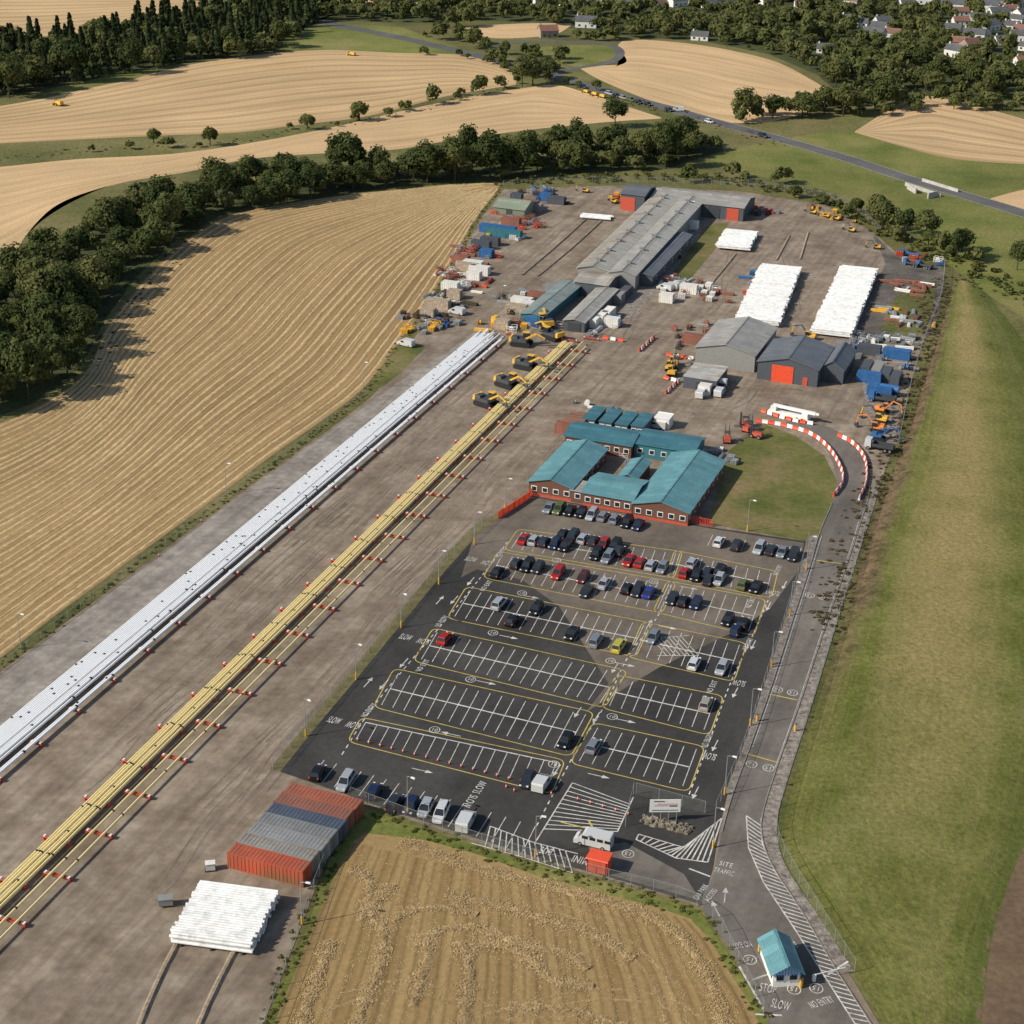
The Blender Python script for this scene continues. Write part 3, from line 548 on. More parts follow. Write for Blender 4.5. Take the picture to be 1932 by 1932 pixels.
# ---------------------------------------------------------------- buildings
WIN=MB().box((0,0,0),(1.25,0.08,1.15),0).mesh("window_frame",m_wpl); GLS=MB().box((0,-0.06,0),(0.95,0.06,0.85),0).mesh("window_pane",m_glass)
def building(name,FLp,FRp,BLp,h,rise,ridge,wall,roof,label,cat="building",wins=0,wins_side=0,doors=(),ov=0.35,axis=None,group=None,vents=0,redbase=False):
    A=G(*FLp,h);B=G(*FRp,h);C=G(*BLp,h); A.z=B.z=C.z=0
    if axis is None: axis='x' if (B-A).length>(C-A).length else 'y'
    if axis=='x': x=(B-A).normalized(); y=Vector((-x.y,x.x,0))
    elif axis=='y': y=(C-A).normalized(); x=Vector((y.y,-y.x,0))
    else: x=ED;y=ND
    w=(B-A).dot(x); d=(C-A).dot(y)
    M=Matrix(((x.x,y.x,0,A.x),(x.y,y.y,0,A.y),(0,0,1,0),(0,0,0,1)))
    e=OB(name,None,M,label=label,cat=cat,group=group)
    mb=MB()
    if ridge=='flat': mb.box((w/2,d/2,h/2),(w,d,h))
    elif ridge=='y': mb.prism([(0,0),(w,0),(w,h),(w/2,h+rise),(0,h)],0,d,'y')
    elif ridge=='x': mb.prism([(0,0),(d,0),(d,h),(d/2,h+rise),(0,h)],0,w,'x')
    OB("wall",mb.mesh("wall",wall),None,e)
    rb=MB(); t=0.14
    if ridge=='flat':
        rb.box((w/2,d/2,h+0.08),(w+2*ov,d+2*ov,0.16))
        for yy in (-ov+.1,d+ov-.1): rb.box((w/2,yy,h+0.2),(w+2*ov-.02,0.15,0.1))
    else:
        span=w if ridge=='y' else d; ln=d if ridge=='y' else w; sl=rise/(span/2)
        for s in(0,1):
            x0=-ov; z0=h-ov*sl+0.02; x1=span/2; z1=h+rise+0.02
            pr=[(x0,z0),(x1,z1),(x1,z1+t),(x0,z0+t)]
            if s: pr=[(span-a,b_) for a,b_ in pr]
            rb.prism(pr,-ov,ln+ov,'y' if ridge=='y' else 'x')
        if ridge=='y': rb.box((w/2,d/2,h+rise+.17),(0.4,d+2*ov,0.08))
        else: rb.box((w/2,d/2,h+rise+.17),(w+2*ov,0.4,0.08))
    ro=OB("roof",rb.mesh("roof",roof),None,e)
    for i in range(vents):
        vb=MB().box((0,0,0.3),(1.2,0.8,0.6)).box((0,0,0.65),(1.5,1.1,0.12)).mesh("roof_vent",m_gwall)
        OB("roof_vent",vb,Matrix.Translation((w/2,d*(i+.5)/vents,h+rise+.1)),ro)
    for i in range(wins):
        X=w*(i+.5)/wins; wo=OB("window",WIN,Matrix.Translation((X,-0.03,1.65)),e); OB("window_pane",GLS,Matrix.Identity(4),wo)
    for i in range(wins_side):
        Y=d*(i+.5)/wins_side
        for xx,an in((-0.03,-math.pi/2),(w+.03,math.pi/2)):
            wo=OB("window",WIN,Matrix.Translation((xx,Y,1.65))@Matrix.Rotation(an,4,'Z'),e); OB("window_pane",GLS,Matrix.Identity(4),wo)
    if redbase: OB("plinth",MB().box((w/2,-.06,.3),(w,.12,.6)).mesh("plinth",m_red),None,e)
    for fx,dw,dh,dm in doors:
        db_=MB().box((0,0,dh/2),(dw,0.12,dh))
        for k in range(1,int(dh/0.6)): db_.box((0,-0.07,k*0.6),(dw,0.03,0.06))
        OB("door",db_.mesh("door",dm),Matrix.Translation((w*fx,-0.07,0)),e)
    return e,w,d,M
OFF="single-storey office wing with teal metal roof and brown walls"
building("office_building",(998,908),(1078,924),(1063,834),3.0,1.3,'y',m_brick,m_teal,"office wing with pale teal ridged roof beside red fence",wins=4,wins_side=6,axis='n',redbase=True)
building("office_building",(1100,929),(1190,949),(1133,893),3.0,1.0,'x',m_brick,m_teal,OFF,wins=5,axis='n',redbase=True)
building("office_building",(1078,925),(1102,929),(1090,908),2.7,0.3,'flat',m_brick,m_grey,"flat roofed link of the brown walled offices",wins=1,axis='n')
building("office_building",(1194,950),(1297,971),(1258,853),3.0,1.5,'y',m_brick,m_teal,"large office wing with broad pale teal roof",wins=5,wins_side=8,axis='n',redbase=True)
building("office_building",(1168,898),(1200,905),(1188,866),2.8,0.7,'y',m_brick,m_teal,"small courtyard link with teal roof",wins=1,axis='n')
building("office_building",(1066,822),(1192,841),(1085,795),3.0,1.1,'x',m_brick,m_tealdk,"rear office wing with dark teal roof",wins=7,axis='n')
building("office_building",(1197,836),(1308,856),(1222,810),3.2,1.0,'x',m_tealw,m_tealdk,"rear office wing with dark blue roof and walls",wins=5,axis='n')
for u,v in [(1098,790),(1130,795),(1160,800),(1190,803)]:
    building("portable_cabin",(u,v),(u+24,v+4),(u+17,v-24),2.7,0,'flat',m_dwall,m_tealdk,"dark flat roofed portable cabin behind the offices","portable cabin",axis='n',ov=0.1,group="dark cabins behind the offices",wins=2)
building("portable_cabin",(1062,795),(1098,800),(1072,775),2.6,0,'flat',m_wall,m_rrust,"cream portable cabin with rusty roof","portable cabin",axis='n',ov=0.1)
building("portable_cabin",(1235,788),(1262,793),(1243,778),2.6,0,'flat',m_wall,m_wpl,"small white portable cabin by the offices","portable cabin",axis='n',ov=0.1)
building("factory_building",(1090,505),(1146,514),(1232,370),4.5,1.1,'y',m_gwall,m_greyr,"very long fabrication shed with rusty grey roof","factory",axis='y',vents=8)
building("factory_building",(1148,514),(1196,523),(1284,374),4.5,1.0,'y',m_gwall,m_greys,"very long fabrication shed with striped grey roof","factory",axis='y',vents=6)
building("factory_building",(1199,518),(1230,523),(1275,440),3.2,0.5,'y',m_dwall,m_greyd,"low dark lean-to beside the long shed","factory",axis='y',wins_side=5)
building("factory_building",(1172,365),(1216,370),(1182,347),5.5,1.2,'x',m_dwall,m_greyd,"dark blue workshop with red door","workshop",axis='n',doors=[(0.3,5,4.5,m_red)])
building("factory_building",(1228,372),(1322,383),(1240,352),4.5,1.2,'x',m_dwall,m_grey,"cross shed with grey metal roof","workshop",axis='n',doors=[(0.8,4,4,m_dsteel)])
building("factory_building",(1324,384),(1402,394),(1335,362),4.5,1.4,'x',m_dwall,m_grey,"grey roofed workshop with red door","workshop",axis='n',doors=[(0.75,4,4,m_red),(0.3,4,4,m_dsteel)])
building("factory_building",(982,592),(1022,600),(1058,531),2.8,0.6,'y',m_tealw,ROOF("patched_teal_roof",(0.16,0.25,0.25),(0.29,0.29,0.26),.9,(.22,.2,.16)),"narrow shed with teal and grey patched roof","shed",axis='y',doors=[(0.5,3.5,2.5,m_blue)])
building("factory_building",(1064,604),(1100,612),(1128,542),2.9,0.6,'y',m_dwall,m_greys,"narrow shed with ribbed grey roof","shed",axis='y',doors=[(0.5,3.5,2.5,m_dsteel)])
building("factory_building",(1085,531),(1140,545),(1100,510),4.0,.8,'x',m_dwall,m_greyr,"low cross shed joining the narrow sheds","shed",axis='n')
building("workshop_building",(1313,655),(1424,672),(1350,603),4.6,1.8,'y',m_gwall,m_grey,"large workshop with pale grey ridged roof","workshop",axis='n',wins_side=4)
building("workshop_building",(1430,682),(1543,700),(1460,640),4.6,1.9,'y',m_dwall,m_greyd,"slate blue workshop with large red door","workshop",axis='n',doors=[(0.42,5.4,4.4,m_orange),(0.8,1.2,2.2,m_red)])
building("workshop_building",(1548,692),(1592,699),(1566,655),3.8,1.8,'y',m_dwall,m_greyd,"small dark workshop with ridged roof","workshop",axis='n',doors=[(0.5,2,2.4,m_dsteel)])
building("portable_cabin",(1290,710),(1350,722),(1306,684),3.0,0,'flat',m_dwall,ROOF("patched_white_roof",(.5,.5,.46),(.35,.36,.34),.8,(.3,.18,.1)),"flat roofed store with rust stained pale roof","store",axis='n',ov=0.15,doors=[(0.5,2,2.2,m_dsteel)])
building("nissen_hut",(932,390),(992,395),(940,373),2.6,1.6,'x',m_green,m_green,"pale green metal hut at the yard edge","hut",axis='n',doors=[(0.5,2,2.2,m_dsteel)])
e,w,d,M=building("guard_hut",(1460,1835),(1517,1848),(1437,1773),2.5,1.1,'y',m_wpl,m_teal,"white gatehouse with teal ridged roof","gatehouse",axis='y',wins=2,wins_side=4,ov=.5,doors=[])
gb=MB()
for k in range(9): gb.box((w*(k+.5)/9,-0.53,2.5+1.1*(1-abs((k+.5)/9*2-1))*0.5-0.05),(w/18,0.06,0.35+1.1*(1-abs((k+.5)/9*2-1))))
OB("gable_stripes",gb.mesh("gable_stripes",m_blue),None,e,label="blue and white striped gable boarding")
def container(L,W,Hh,mat):
    mb=MB().box((0,0,Hh/2),(L-.1,W-.1,Hh-.1))
    n=int(L/0.6)
    for i in range(n):
        x=-L/2+(i+.5)*L/n
        for s in(-1,1): mb.box((x,s*(W/2-.03),Hh/2),(0.28,0.06,Hh-.4))
        mb.box((x,0,Hh-.03),(0.28,W-.3,0.05))
    for s in(-1,1):
        for z in(0.08,Hh-.08): mb.box((0,s*(W/2-.04),z),(L,0.1,0.16))
        for t in(-1,1): mb.box((s*(L/2-.06),t*(W/2-.06),Hh/2),(0.14,0.14,Hh))
    dm=MB()
    for t in(-1,1): dm.box((0,t*W/4,Hh/2),(0.06,W/2-.12,Hh-.35)).cyl((0.06,t*W/6,0.3),(0.06,t*W/6,Hh-.3),0.03,5)
    return [("body",mb.mesh("body",mat),(0,0,0)),("door",dm.mesh("door",mat),(L/2,0,0))]
A=G(428,1610,2.6);B=G(577,1640,2.6);C=G(523,1470,2.6)
Lc=(B-A).length; Dc=(C-A).dot(ND); nC=7; Wc=Dc/nC
mC=[ROOF("container_paint_a",(0.50,0.09,0.045),(0.36,0.12,0.06),.8,(0.26,0.13,0.06)),ROOF("container_paint_b",(0.28,0.26,0.23),(0.34,0.32,0.28),.7,(0.20,0.12,0.07)),ROOF("container_paint_c",(0.27,0.28,0.28),(0.32,0.33,0.32),.6,(0.22,0.17,0.12)),ROOF("container_paint_d",(0.2,0.21,0.21),(0.27,0.27,0.26),.6),ROOF("container_paint_e",(0.07,0.09,0.13),(0.11,0.13,0.16),.6),ROOF("container_paint_f",(0.30,0.11,0.07),(0.24,0.13,0.09),.7),ROOF("container_paint_g",(0.40,0.11,0.06),(0.33,0.12,0.07),.8,(.22,.12,.08))]
cl=["bright red container with rusted top","grey container with rust patches","light grey container","mid grey container","dark blue container","faded red brown container","orange red rusted container"]
for i in range(nC):
    p=A+ND*(Wc*(i+.5))+ED*(Lc/2+random.uniform(-.15,.15)); p.z=0.06
    spawn(container(Lc,Wc*0.97,2.6+random.uniform(-.05,.08),mC[i]),"shipping_container",FR(p,-AZ),cl[i]+" in a tight row","shipping container","row of shipping containers beside the pipe yard")
cmats={'blue':m_blue,'white':m_wall,'grey':m_gwall,'rust':mC[5],'teal':m_tealw,'dark':m_dwall,'tan':NM("tan_paint",[(0.35,0.28,0.2),(0.45,0.36,0.27)],1,kind='obj')}
CT={}
for u,v,c,L,d in [(940,433,'blue',12,0),(950,440,'teal',12,0),(908,462,'dark',6,0),(893,500,'white',6,0),(905,510,'white',6,0),(882,505,'tan',6,0),(895,520,'white',4,0),(826,573,'tan',7,0),(1000,385,'rust',6,0),(1050,378,'dark',6,0),(985,570,'white',6,0),(1003,578,'white',6,0),(975,583,'tan',6,0),(1016,560,'rust',6,0),
 (1135,600,'white',6,1),(1148,592,'white',6,1),(1122,607,'white',5,1),(1155,608,'white',4,0),(1258,562,'white',4,0),(1300,545,'white',5,0),(1692,668,'blue',7,0),(1635,695,'dark',6,1),(1655,700,'grey',6,1),(1672,707,'dark',6,1),(1690,715,'dark',6,1),(1640,712,'blue',6,0),(1180,552,'dark',6,1),(1170,560,'grey',6,1),(1065,808,'rust',4,0),(948,612,'tan',4,0),(1330,735,'white',3,0),(1310,640,'rust',6,0),(1660,737,'blue',6,0),(1640,660,'dark',6,0),(925,455,'dark',6,0),(965,418,'rust',6,0),(1030,372,'blue',4,0),(870,490,'rust',5,0),(850,540,'white',5,0),(808,590,'tan',4,0),(1120,560,'dark',5,1),(1040,545,'grey',4,0),(1012,392,'grey',4,0),(975,372,'dark',4,0),(918,478,'blue',4,0),(858,555,'tan',4,0),(1245,455,'white',3,1),(1262,475,'dark',4,1),(1310,425,'white',3,1),(1590,655,'grey',4,0)]:
    k=(c,L)
    if k not in CT: CT[k]=container(L,2.4,2.5,cmats[c])
    p=G(u,v,1.2); p.z=0.06
    nm={'blue':'blue','white':'white','grey':'grey','rust':'rusty red','teal':'teal','dark':'dark blue','tan':'beige'}[c]
    spawn(CT[k],"storage_container",FR(p,-AZ+(math.pi/2 if d else 0)),nm+" steel storage container on the dirt yard","storage container","storage containers around the yard")
# ---------------------------------------------------------------- pipes
def longpipe(L,r,matp,off,seg=12.2,sl=0.55,sb=1.12,irr=0,skip=0):
    mb=MB(); n=10; st=[(0,r,0)]; y=off
    while y<L-4:
        a=y+random.uniform(-irr,irr)
        if random.random()>skip and a>st[-1][0]+.5: st+= [(a,r,0),(a,r*sb,1),(a+sl,r*sb,1),(a+sl,r,0)]
        y+=seg
    st.append((L,r,0))
    vs=[];fs=[];ms=[]
    for yy,rr_,m_ in st:
        for i in range(n): vs.append((math.cos(2*math.pi*(i)/n+math.pi/2-math.pi/n)*rr_,yy,math.sin(2*math.pi*(i)/n+math.pi/2-math.pi/n)*rr_))
    for k in range(len(st)-1):
        m_=1 if (st[k][2]==1 and st[k+1][2]==1) else 0
        for i in range(n): fs.append((k*n+i,k*n+(i+1)%n,(k+1)*n+(i+1)%n,(k+1)*n+i)); ms.append(m_)
    mb.v=vs; mb.f=fs; mb.m=ms
    mb.add([vs[i] for i in range(n)],[tuple(range(n))]); mb.add(vs[-n:],[tuple(range(n))])
    return mb.mesh("pipe",[matp,m_black])
def bandframe(p0,p1,ext):
    a=G(*p0);b=G(*p1); d=(b-a).normalized(); a=a-d*ext; return a,b,d,Vector((d.y,-d.x,0)),(b-a).length
wa,wb,wd,wr,wL=bandframe((0,1412),(930,628),45)
ya,yb,yd,yr,yL=bandframe((0,1708),(1078,648),40)
wang=math.atan2(-wd.x,wd.y); yang=math.atan2(-yd.x,yd.y)
offs=[(-2.6+0.41*i) for i in range(9)]+[1.35,1.76,2.17]+[2.95,4.6,5.0]
for i,o in enumerate(offs):
    L=wL-random.uniform(0,8); me=longpipe(L,0.215,m_wpipe,random.uniform(1,11),12.2,0.5,1.1,5.0,0.5)
    p=wa+wr*o
    OB("white_pipe",me,Matrix.Translation((p.x,p.y,.95))@Matrix.Rotation(wang,4,'Z'),label="very long white pipe with black joint sleeves on rollers" if i<12 else "separate long white pipe beside the main bundle",cat="pipe",group="long white pipes laid side by side")
yoffs=[-1.65,-1.2,-.75,-.1,.35,1.0]+[3.2,5.0]
for i,o in enumerate(yoffs):
    L=yL-random.uniform(0,4); me=longpipe(L,0.19,m_ypipe,random.choice([2.0,2.4,8.0,8.3]) ,12.2,0.35,1.08,0.3,0.15)
    p=ya+yr*o
    OB("yellow_pipe",me,Matrix.Translation((p.x,p.y,0.95))@Matrix.Rotation(yang,4,'Z'),label="very long yellow pipe with dark joints on trestles" if i<6 else "single yellow pipe beside the main bundle",cat="pipe",group="long yellow pipes laid side by side")
def trestle(L,h=0.72):
    b1=MB()
    for s in(-.22,.22): b1.box((0,s,h-.1),(L,0.16,0.2))
    for x in(-L/2+.2,L/2-.2): b1.box((x,0,h-.22),(0.2,0.6,0.12))
    lg=MB().box((0,0,h/2-.1),(0.16,0.5,h-.2)).box((0,0,0.05),(0.5,0.9,0.1)).mesh("leg",m_red)
    rl_=MB().cyl((-.35,0,h+.02),(.35,0,h+.02),0.09,8).mesh("roller",m_dsteel)
    ch=MB().box((0,0,h+.03),(.3,.5,.12)).mesh("chock",m_wpl)
    T=[("beam",b1.mesh("beam",m_red),(0,0,0)),("leg",lg,(-L/2+.2,0,0)),("leg",lg,(L/2-.2,0,0)),("chock",ch,(-L/2+.3,0,0)),("chock",ch,(L/2-.3,0,0))]
    for k in range(2): T.append(("roller",rl_,((k-.5)*L*.6,0,0)))
    return T
TR_y=trestle(4.4); TR_s=trestle(2.2); TR_b=trestle(4.6)
ln=(G(522,1163)-G(572,1115)).length
s=((G(530,1200)-ya).dot(yd))%ln
while s<yL+4:
    p=ya+yd*s
    spawn(TR_y,"pipe_trestle",FR(p+yr*4.0+yd*1.0,yang),"low red steel trestle carrying single yellow pipes","pipe trestle","red trestles under the yellow pipes")
    spawn(TR_b,"pipe_trestle",FR(p-yr*0.9-yd*2.5,yang),"low red steel trestle under the yellow pipe bundle","pipe trestle","red trestles under the yellow pipes")
    s+=ln
ln=(G(411,1135)-G(355,1184)).length; s=((G(411,1135)-wa).dot(wd))%ln
while s<wL:
    spawn(TR_s,"pipe_trestle",FR(wa+wd*s+wr*4.9,wang),"low red steel trestle carrying single white pipes","pipe trestle","red trestles under the white pipes")
    s+=ln
OB("timber_bearers",(lambda mb:[mb.box((0,0,0.36),(5.6,0.3,0.72),0,FR(wa+wd*(i*6.0)+wr*(-.2),wang)) for i in range(int(wL/6))] and mb.mesh("timber_bearers",m_dsteel))(MB()),kind="stuff",label="dark bearers under the white pipe bundle",cat="bearers")
A=G(320,1762,2.0);B=G(465,1800,2.0);C=G(380,1656,2.0)
yv=(C-A).normalized(); xv=Vector((yv.y,-yv.x,0)); pl=(B-A).dot(xv); dn=(C-A).length; r=0.23; pt_=.51; nP=int(dn/pt_); pa=math.atan2(xv.y,xv.x)
sp_=MB().cyl((-pl/2,0,0),(pl/2,0,0),r,10).mesh("pipe",m_wst)
for lay in range(4):
    for i in range(nP-(lay%2)):
        p=A+yv*(r+pt_*i+r*(lay%2))+xv*(pl/2+random.uniform(-.3,.3)); z=0.45+r+lay*r*1.75
        OB("white_pipe",sp_,Matrix.Translation((p.x,p.y,z))@Matrix.Rotation(pa,4,'Z'),label="short white coated pipe in a stacked pile",cat="pipe",group="pile of short white pipes")
for k in(.12,.5,.88):
    p=A+xv*pl*k+yv*dn/2; OB("timber_bearer",MB().box((0,0,0.17),(0.3,dn,0.34)).mesh("timber_bearer",m_trunk),FR((p.x,p.y,0.06),pa),label="timber bearer beneath the white pipe pile",cat="timber bearer")
def bigstack(q,h,r=0.28,label=""):
    fl,fr,br,bl=[G(*p,h) for p in q]; mb=MB(); yv=((bl-fl)+(br-fr)).normalized(); xv=Vector((yv.y,-yv.x,0)); W_=((fr-fl).dot(xv)+(br-bl).dot(xv))/2; D_=((bl-fl)+(br-fr)).length/2
    pt=2*r*1.08; n=int(D_/pt); nl_=max(1,int((h-.2)/(1.8*r)))
    for lay in range(nl_):
        z=h-r-lay*r*1.8
        for i in range(n):
            if lay==0 and i%17==16: continue
            a=fl.copy(); a.z=0; a=a+yv*(r+pt*i); j=random.uniform(-.45,.45); b_=a+xv*(W_+j); a=a+xv*j
            a.z=b_.z=z+random.uniform(-.02,.02); mb.cyl(a,b_,r,8 if lay==0 else 6)
    OB("white_pipes",mb.mesh("white_pipes",m_wst),kind="stuff",label=label,cat="pipe stack")
lb="long flat stack of white coated pipes on bare ground"
bigstack([(1388,597),(1462,606),(1512,501),(1428,497)],2.2,0.30,lb); bigstack([(1531,618),(1606,628),(1656,506),(1588,498)],2.2,0.30,lb)
bigstack([(1351,461),(1410,469),(1430,436),(1367,430)],1.8,0.30,lb); bigstack([(1094,408),(1150,414),(1157,405),(1100,401)],1.0,0.28,lb)
# ---------------------------------------------------------------- vehicles
WH=MB().cyl((-.11,0,0),(.11,0,0),0.32,12,0).cyl((-.12,0,0),(.12,0,0),0.17,8,1).mesh("wheel",[m_black,m_steel])
def carT(col,kind='hatch'):
    P={'hatch':(4.0,1.72,[(-2.0,.75,.62),(-1.9,.84,.92),(-1.0,.86,.93),(0.8,.86,.93),(1.25,.84,.84),(1.9,.76,.70),(2.0,.66,.5)],(-1.85,1.15),(-1.55,0.35),1.46),
       'saloon':(4.5,1.76,[(-2.25,.74,.6),(-2.15,.82,.88),(-1.5,.86,.92),(0.9,.87,.92),(1.4,.85,.86),(2.1,.77,.72),(2.25,.66,.5)],(-1.65,1.2),(-0.95,0.4),1.42),
       'estate':(4.6,1.76,[(-2.3,.78,.65),(-2.2,.86,.95),(-1.5,.88,.97),(0.9,.88,.97),(1.4,.86,.9),(2.15,.78,.76),(2.3,.68,.5)],(-2.15,1.3),(-1.9,0.5),1.6)}[kind]
    L,Wd,st,gb_,gt,zt=P; mb=MB(); vs=[]
    for y,w,zt_ in st:
        for a,z in((-.85,.22),(-1,.42),(-1,.62*zt_/.9+.1),(-.9,zt_),(.9,zt_),(1,.62*zt_/.9+.1),(1,.42),(.85,.22)): vs.append((a*w,y,z))
    n=len(st); fs=[(i*8+k,i*8+(k+1)%8,(i+1)*8+(k+1)%8,(i+1)*8+k) for i in range(n-1) for k in range(8)]+[tuple(range(8)),tuple(range(n*8-1,n*8-9,-1))]
    mb.add(vs,fs); 
    for y in(-L*.31,L*.31):
        for s in(-1,1): mb.cyl((s*.70,y,.33),(s*.885,y,.33),.39,10,1)
    z0=.88; wb_,wt=.76,.60
    g4=[(-wb_,gb_[0],z0),(wb_,gb_[0],z0),(wb_,gb_[1],z0),(-wb_,gb_[1],z0)]; t4=[(-wt,gt[0],zt),(wt,gt[0],zt),(wt,gt[1],zt),(-wt,gt[1],zt)]
    gl=MB().add(g4+t4,[(0,1,5,4),(1,2,6,5),(2,3,7,6),(3,0,4,7),(4,5,6,7)])
    rf=MB().box((0,(gt[0]+gt[1])/2,zt+.01),(2*wt+.08,gt[1]-gt[0]+.1,.06),0,None,.9,.95)
    for i in range(4): rf.cyl(g4[i],t4[i],.045,4)
    ym_=(gb_[0]+gb_[1])/2
    for s in(-1,1): rf.cyl((s*wb_,ym_,z0),(s*wt,(gt[0]+gt[1])/2-.1,zt),.04,4)
    hl=MB().box((0,0,0),(.32,.16,.16)).mesh("headlight",m_wpl); tl=MB().box((0,0,0),(.2,.1,.25)).mesh("tail_light",m_red)
    T=[("body",mb.mesh("body",[col,m_black]),(0,0,0)),("windows",gl.mesh("windows",m_glass),(0,0,0)),("roof",rf.mesh("roof",col),(0,0,0))]
    for s in(-1,1):
        T+=[("headlight",hl,(s*.55,st[-2][0]+.03,.66)),("tail_light",tl,(s*.68,st[0][0]+.04,.78))]
        for y in(-L*.31,L*.31): T.append(("wheel",WH,(s*.77,y,.33)))
    return T
def CM(n,c): return PM("car_paint_"+n,c,0.25,0.3,0.03)
cc={'black':CM('black',(.012,.013,.016)),'dark':CM('dark',(.03,.035,.045)),'navy':CM('navy',(.015,.03,.08)),'silver':CM('silver',(.42,.44,.46)),'grey':CM('grey',(.22,.25,.28)),'red':CM('red',(.42,.02,.015)),'white':CM('white',(.7,.7,.68)),'blue':CM('blue',(.02,.05,.28)),'yellow':CM('yellow',(.55,.48,.06)),'green':CM('green',(.12,.15,.04)),'maroon':CM('maroon',(.12,.02,.02)),'sand':CM('sand',(.4,.36,.3))}
cache={}
cars=[(1036,957,'grey'),(1055,959,'green'),(1075,962,'black'),(1096,966,'black'),(1117,970,'silver'),(1138,973,'grey'),(1160,978,'grey'),(1183,984,'black'),(1204,989,'navy'),
(989,1015,'red'),(1008,1018,'silver'),(1027,1021,'dark'),(1047,1025,'navy'),(1066,1029,'black'),(1062,1007,'black'),(1080,1011,'dark'),(1100,1015,'silver'),(1120,1019,'dark'),(1139,1025,'red'),(1160,1028,'black'),(1125,1044,'black'),(1147,1050,'grey'),(1168,1038,'dark'),
(1187,1056,'red'),(1208,1060,'red'),(1229,1065,'silver'),(1250,1070,'grey'),(1306,1061,'silver'),(1292,1079,'red'),(1314,1085,'black'),(1335,1079,'dark'),(1357,1092,'silver'),(1359,1073,'black'),(1337,1092,'dark'),(1402,1101,'green'),(1426,1106,'black'),
(1357,1021,'white'),(1390,1027,'dark'),(1433,1033,'silver'),(1455,1036,'dark'),(1476,1040,'grey'),(1497,1046,'dark'),
(938,1078,'black'),(975,1062,'dark'),(995,1066,'black'),(1015,1070,'dark'),(1053,1080,'red'),(1100,1088,'maroon'),(1140,1099,'silver'),(1106,1114,'dark'),(1183,1109,'black'),(1203,1113,'dark'),(1225,1116,'blue'),(1268,1129,'dark'),(1290,1133,'black'),(1313,1137,'navy'),
(942,1137,'silver'),(1012,1147,'black'),(967,1169,'black'),(1079,1193,'black'),(1125,1207,'grey'),(1168,1217,'yellow'),(1232,1201,'grey'),(1373,1168,'black'),(1402,1174,'black'),(1388,1188,'navy'),
(840,1203,'red'),(1310,1250,'white'),(1362,1259,'silver'),(1332,1326,'sand'),(1067,1396,'black'),(1120,1406,'grey'),(995,1468,'dark'),(600,1456,'black'),(652,1473,'silver'),(706,1491,'navy'),(745,1514,'dark'),(775,1519,'navy'),(803,1523,'silver'),(832,1532,'white')]
names={'dark':'dark grey','navy':'navy blue','sand':'sandy beige','yellow':'yellow green'}
for i,(u,v,c) in enumerate(cars):
    k=random.choice(['hatch','saloon','hatch','estate']); 
    if (c,k) not in cache: cache[(c,k)]=carT(cc[c],k)
    p=G(u,v,.8); p.z=.1
    nm=names.get(c,c); kk={'hatch':'hatchback','saloon':'saloon car','estate':'estate car'}[k]
    spawn(cache[(c,k)],"parked_car",FR(p,-AZ+(math.pi if random.random()<.5 else 0)+random.uniform(-.03,.03)+(0.12 if v>1440 else 0),1.03),f"{nm} {kk} parked in a marked bay on asphalt","car","cars parked in the car park")
for u,v in [(1150,176),(1163,180),(1176,184),(1190,188),(1205,192),(1222,196),(1262,207),(1338,229),(1440,256),(1100,163)]:
    k=random.choice([q for q in cache.keys() if q[0] not in('red','yellow','blue')]); d=G(u+20,v+6)-G(u,v); p=G(u,v,.7); p.z=.08
    spawn(cache[k],"moving_car",FR(p,math.atan2(d.y,d.x)-math.pi/2,1.05),f"{names.get(k[0],k[0])} car on the country road","car","cars on the country road")
def vanT(col,L=5.0,Hh=2.1,bus=False):
    pr=[(-L/2,.3),(L/2,.3),(L/2,.95),(L/2-.55,1.15),(L/2-1.35,Hh-.15),(L/2-1.7,Hh),(-L/2+.1,Hh),(-L/2,Hh-.3)]
    mb=MB().prism([(a,b_) for a,b_ in pr],-.95,.95,'x')
    ws=MB().add([(-.8,L/2-.56,1.2),(.8,L/2-.56,1.2),(.75,L/2-1.3,Hh-.2),(-.75,L/2-1.3,Hh-.2)],[(0,1,2,3)],0,Matrix.Translation((0,.03,.03)))
    sw_=MB()
    for s in(-1,1):
        n=4 if bus else 1
        for i in range(n): sw_.box((s*.955,L/2-1.75-i*1.15,Hh*.7),(.03,.9,.5))
    hl=MB().box((0,0,0),(.3,.06,.2)).mesh("headlight",m_steel)
    T=[("body",mb.mesh("body",col),(0,0,0)),("windscreen",ws.mesh("windscreen",m_glass),(0,0,0)),("side_windows",sw_.mesh("side_windows",m_glass),(0,0,0))]
    for s in(-1,1):
        T.append(("headlight",hl,(s*.7,L/2+.01,.75)))
        for y in(-L*.3,L*.32): T.append(("wheel",WH,(s*.87,y,.34)))
    return T
def at(u,v,z=0,zz=0.1): p=G(u,v,z); p.z=zz; return p
spawn(vanT(cc['white'],4.8,1.9),"parked_van",FR(at(879,1547,1),-AZ+.1),"white panel van parked at the lot edge","van")
spawn(vanT(cc['white'],4.2,1.8),"parked_van",FR(at(1022,1475,1),-AZ),"white small van beside a dark car","van")
spawn(vanT(cc['white'],5.6,2.3,True),"parked_minibus",FR(at(1120,1584,1),-AZ+math.pi/2),"white minibus with dark side windows on hatched asphalt","minibus")
vt=vanT(cc['white'],4.6,1.9); 
for u,v,a in [(1323,741,0),(1358,738,0),(862,586,1.4),(766,646,1.4),(1255,541,1.4),(1345,402,1.2),(1388,403,1.2),(1265,539,1.5),(1240,800,1.5),(1280,205,1.8)]:
    spawn(vt,"parked_van",FR(at(u,v,1,.08),-AZ+a),"white works van standing on the dirt yard","van","works vans around the yard")
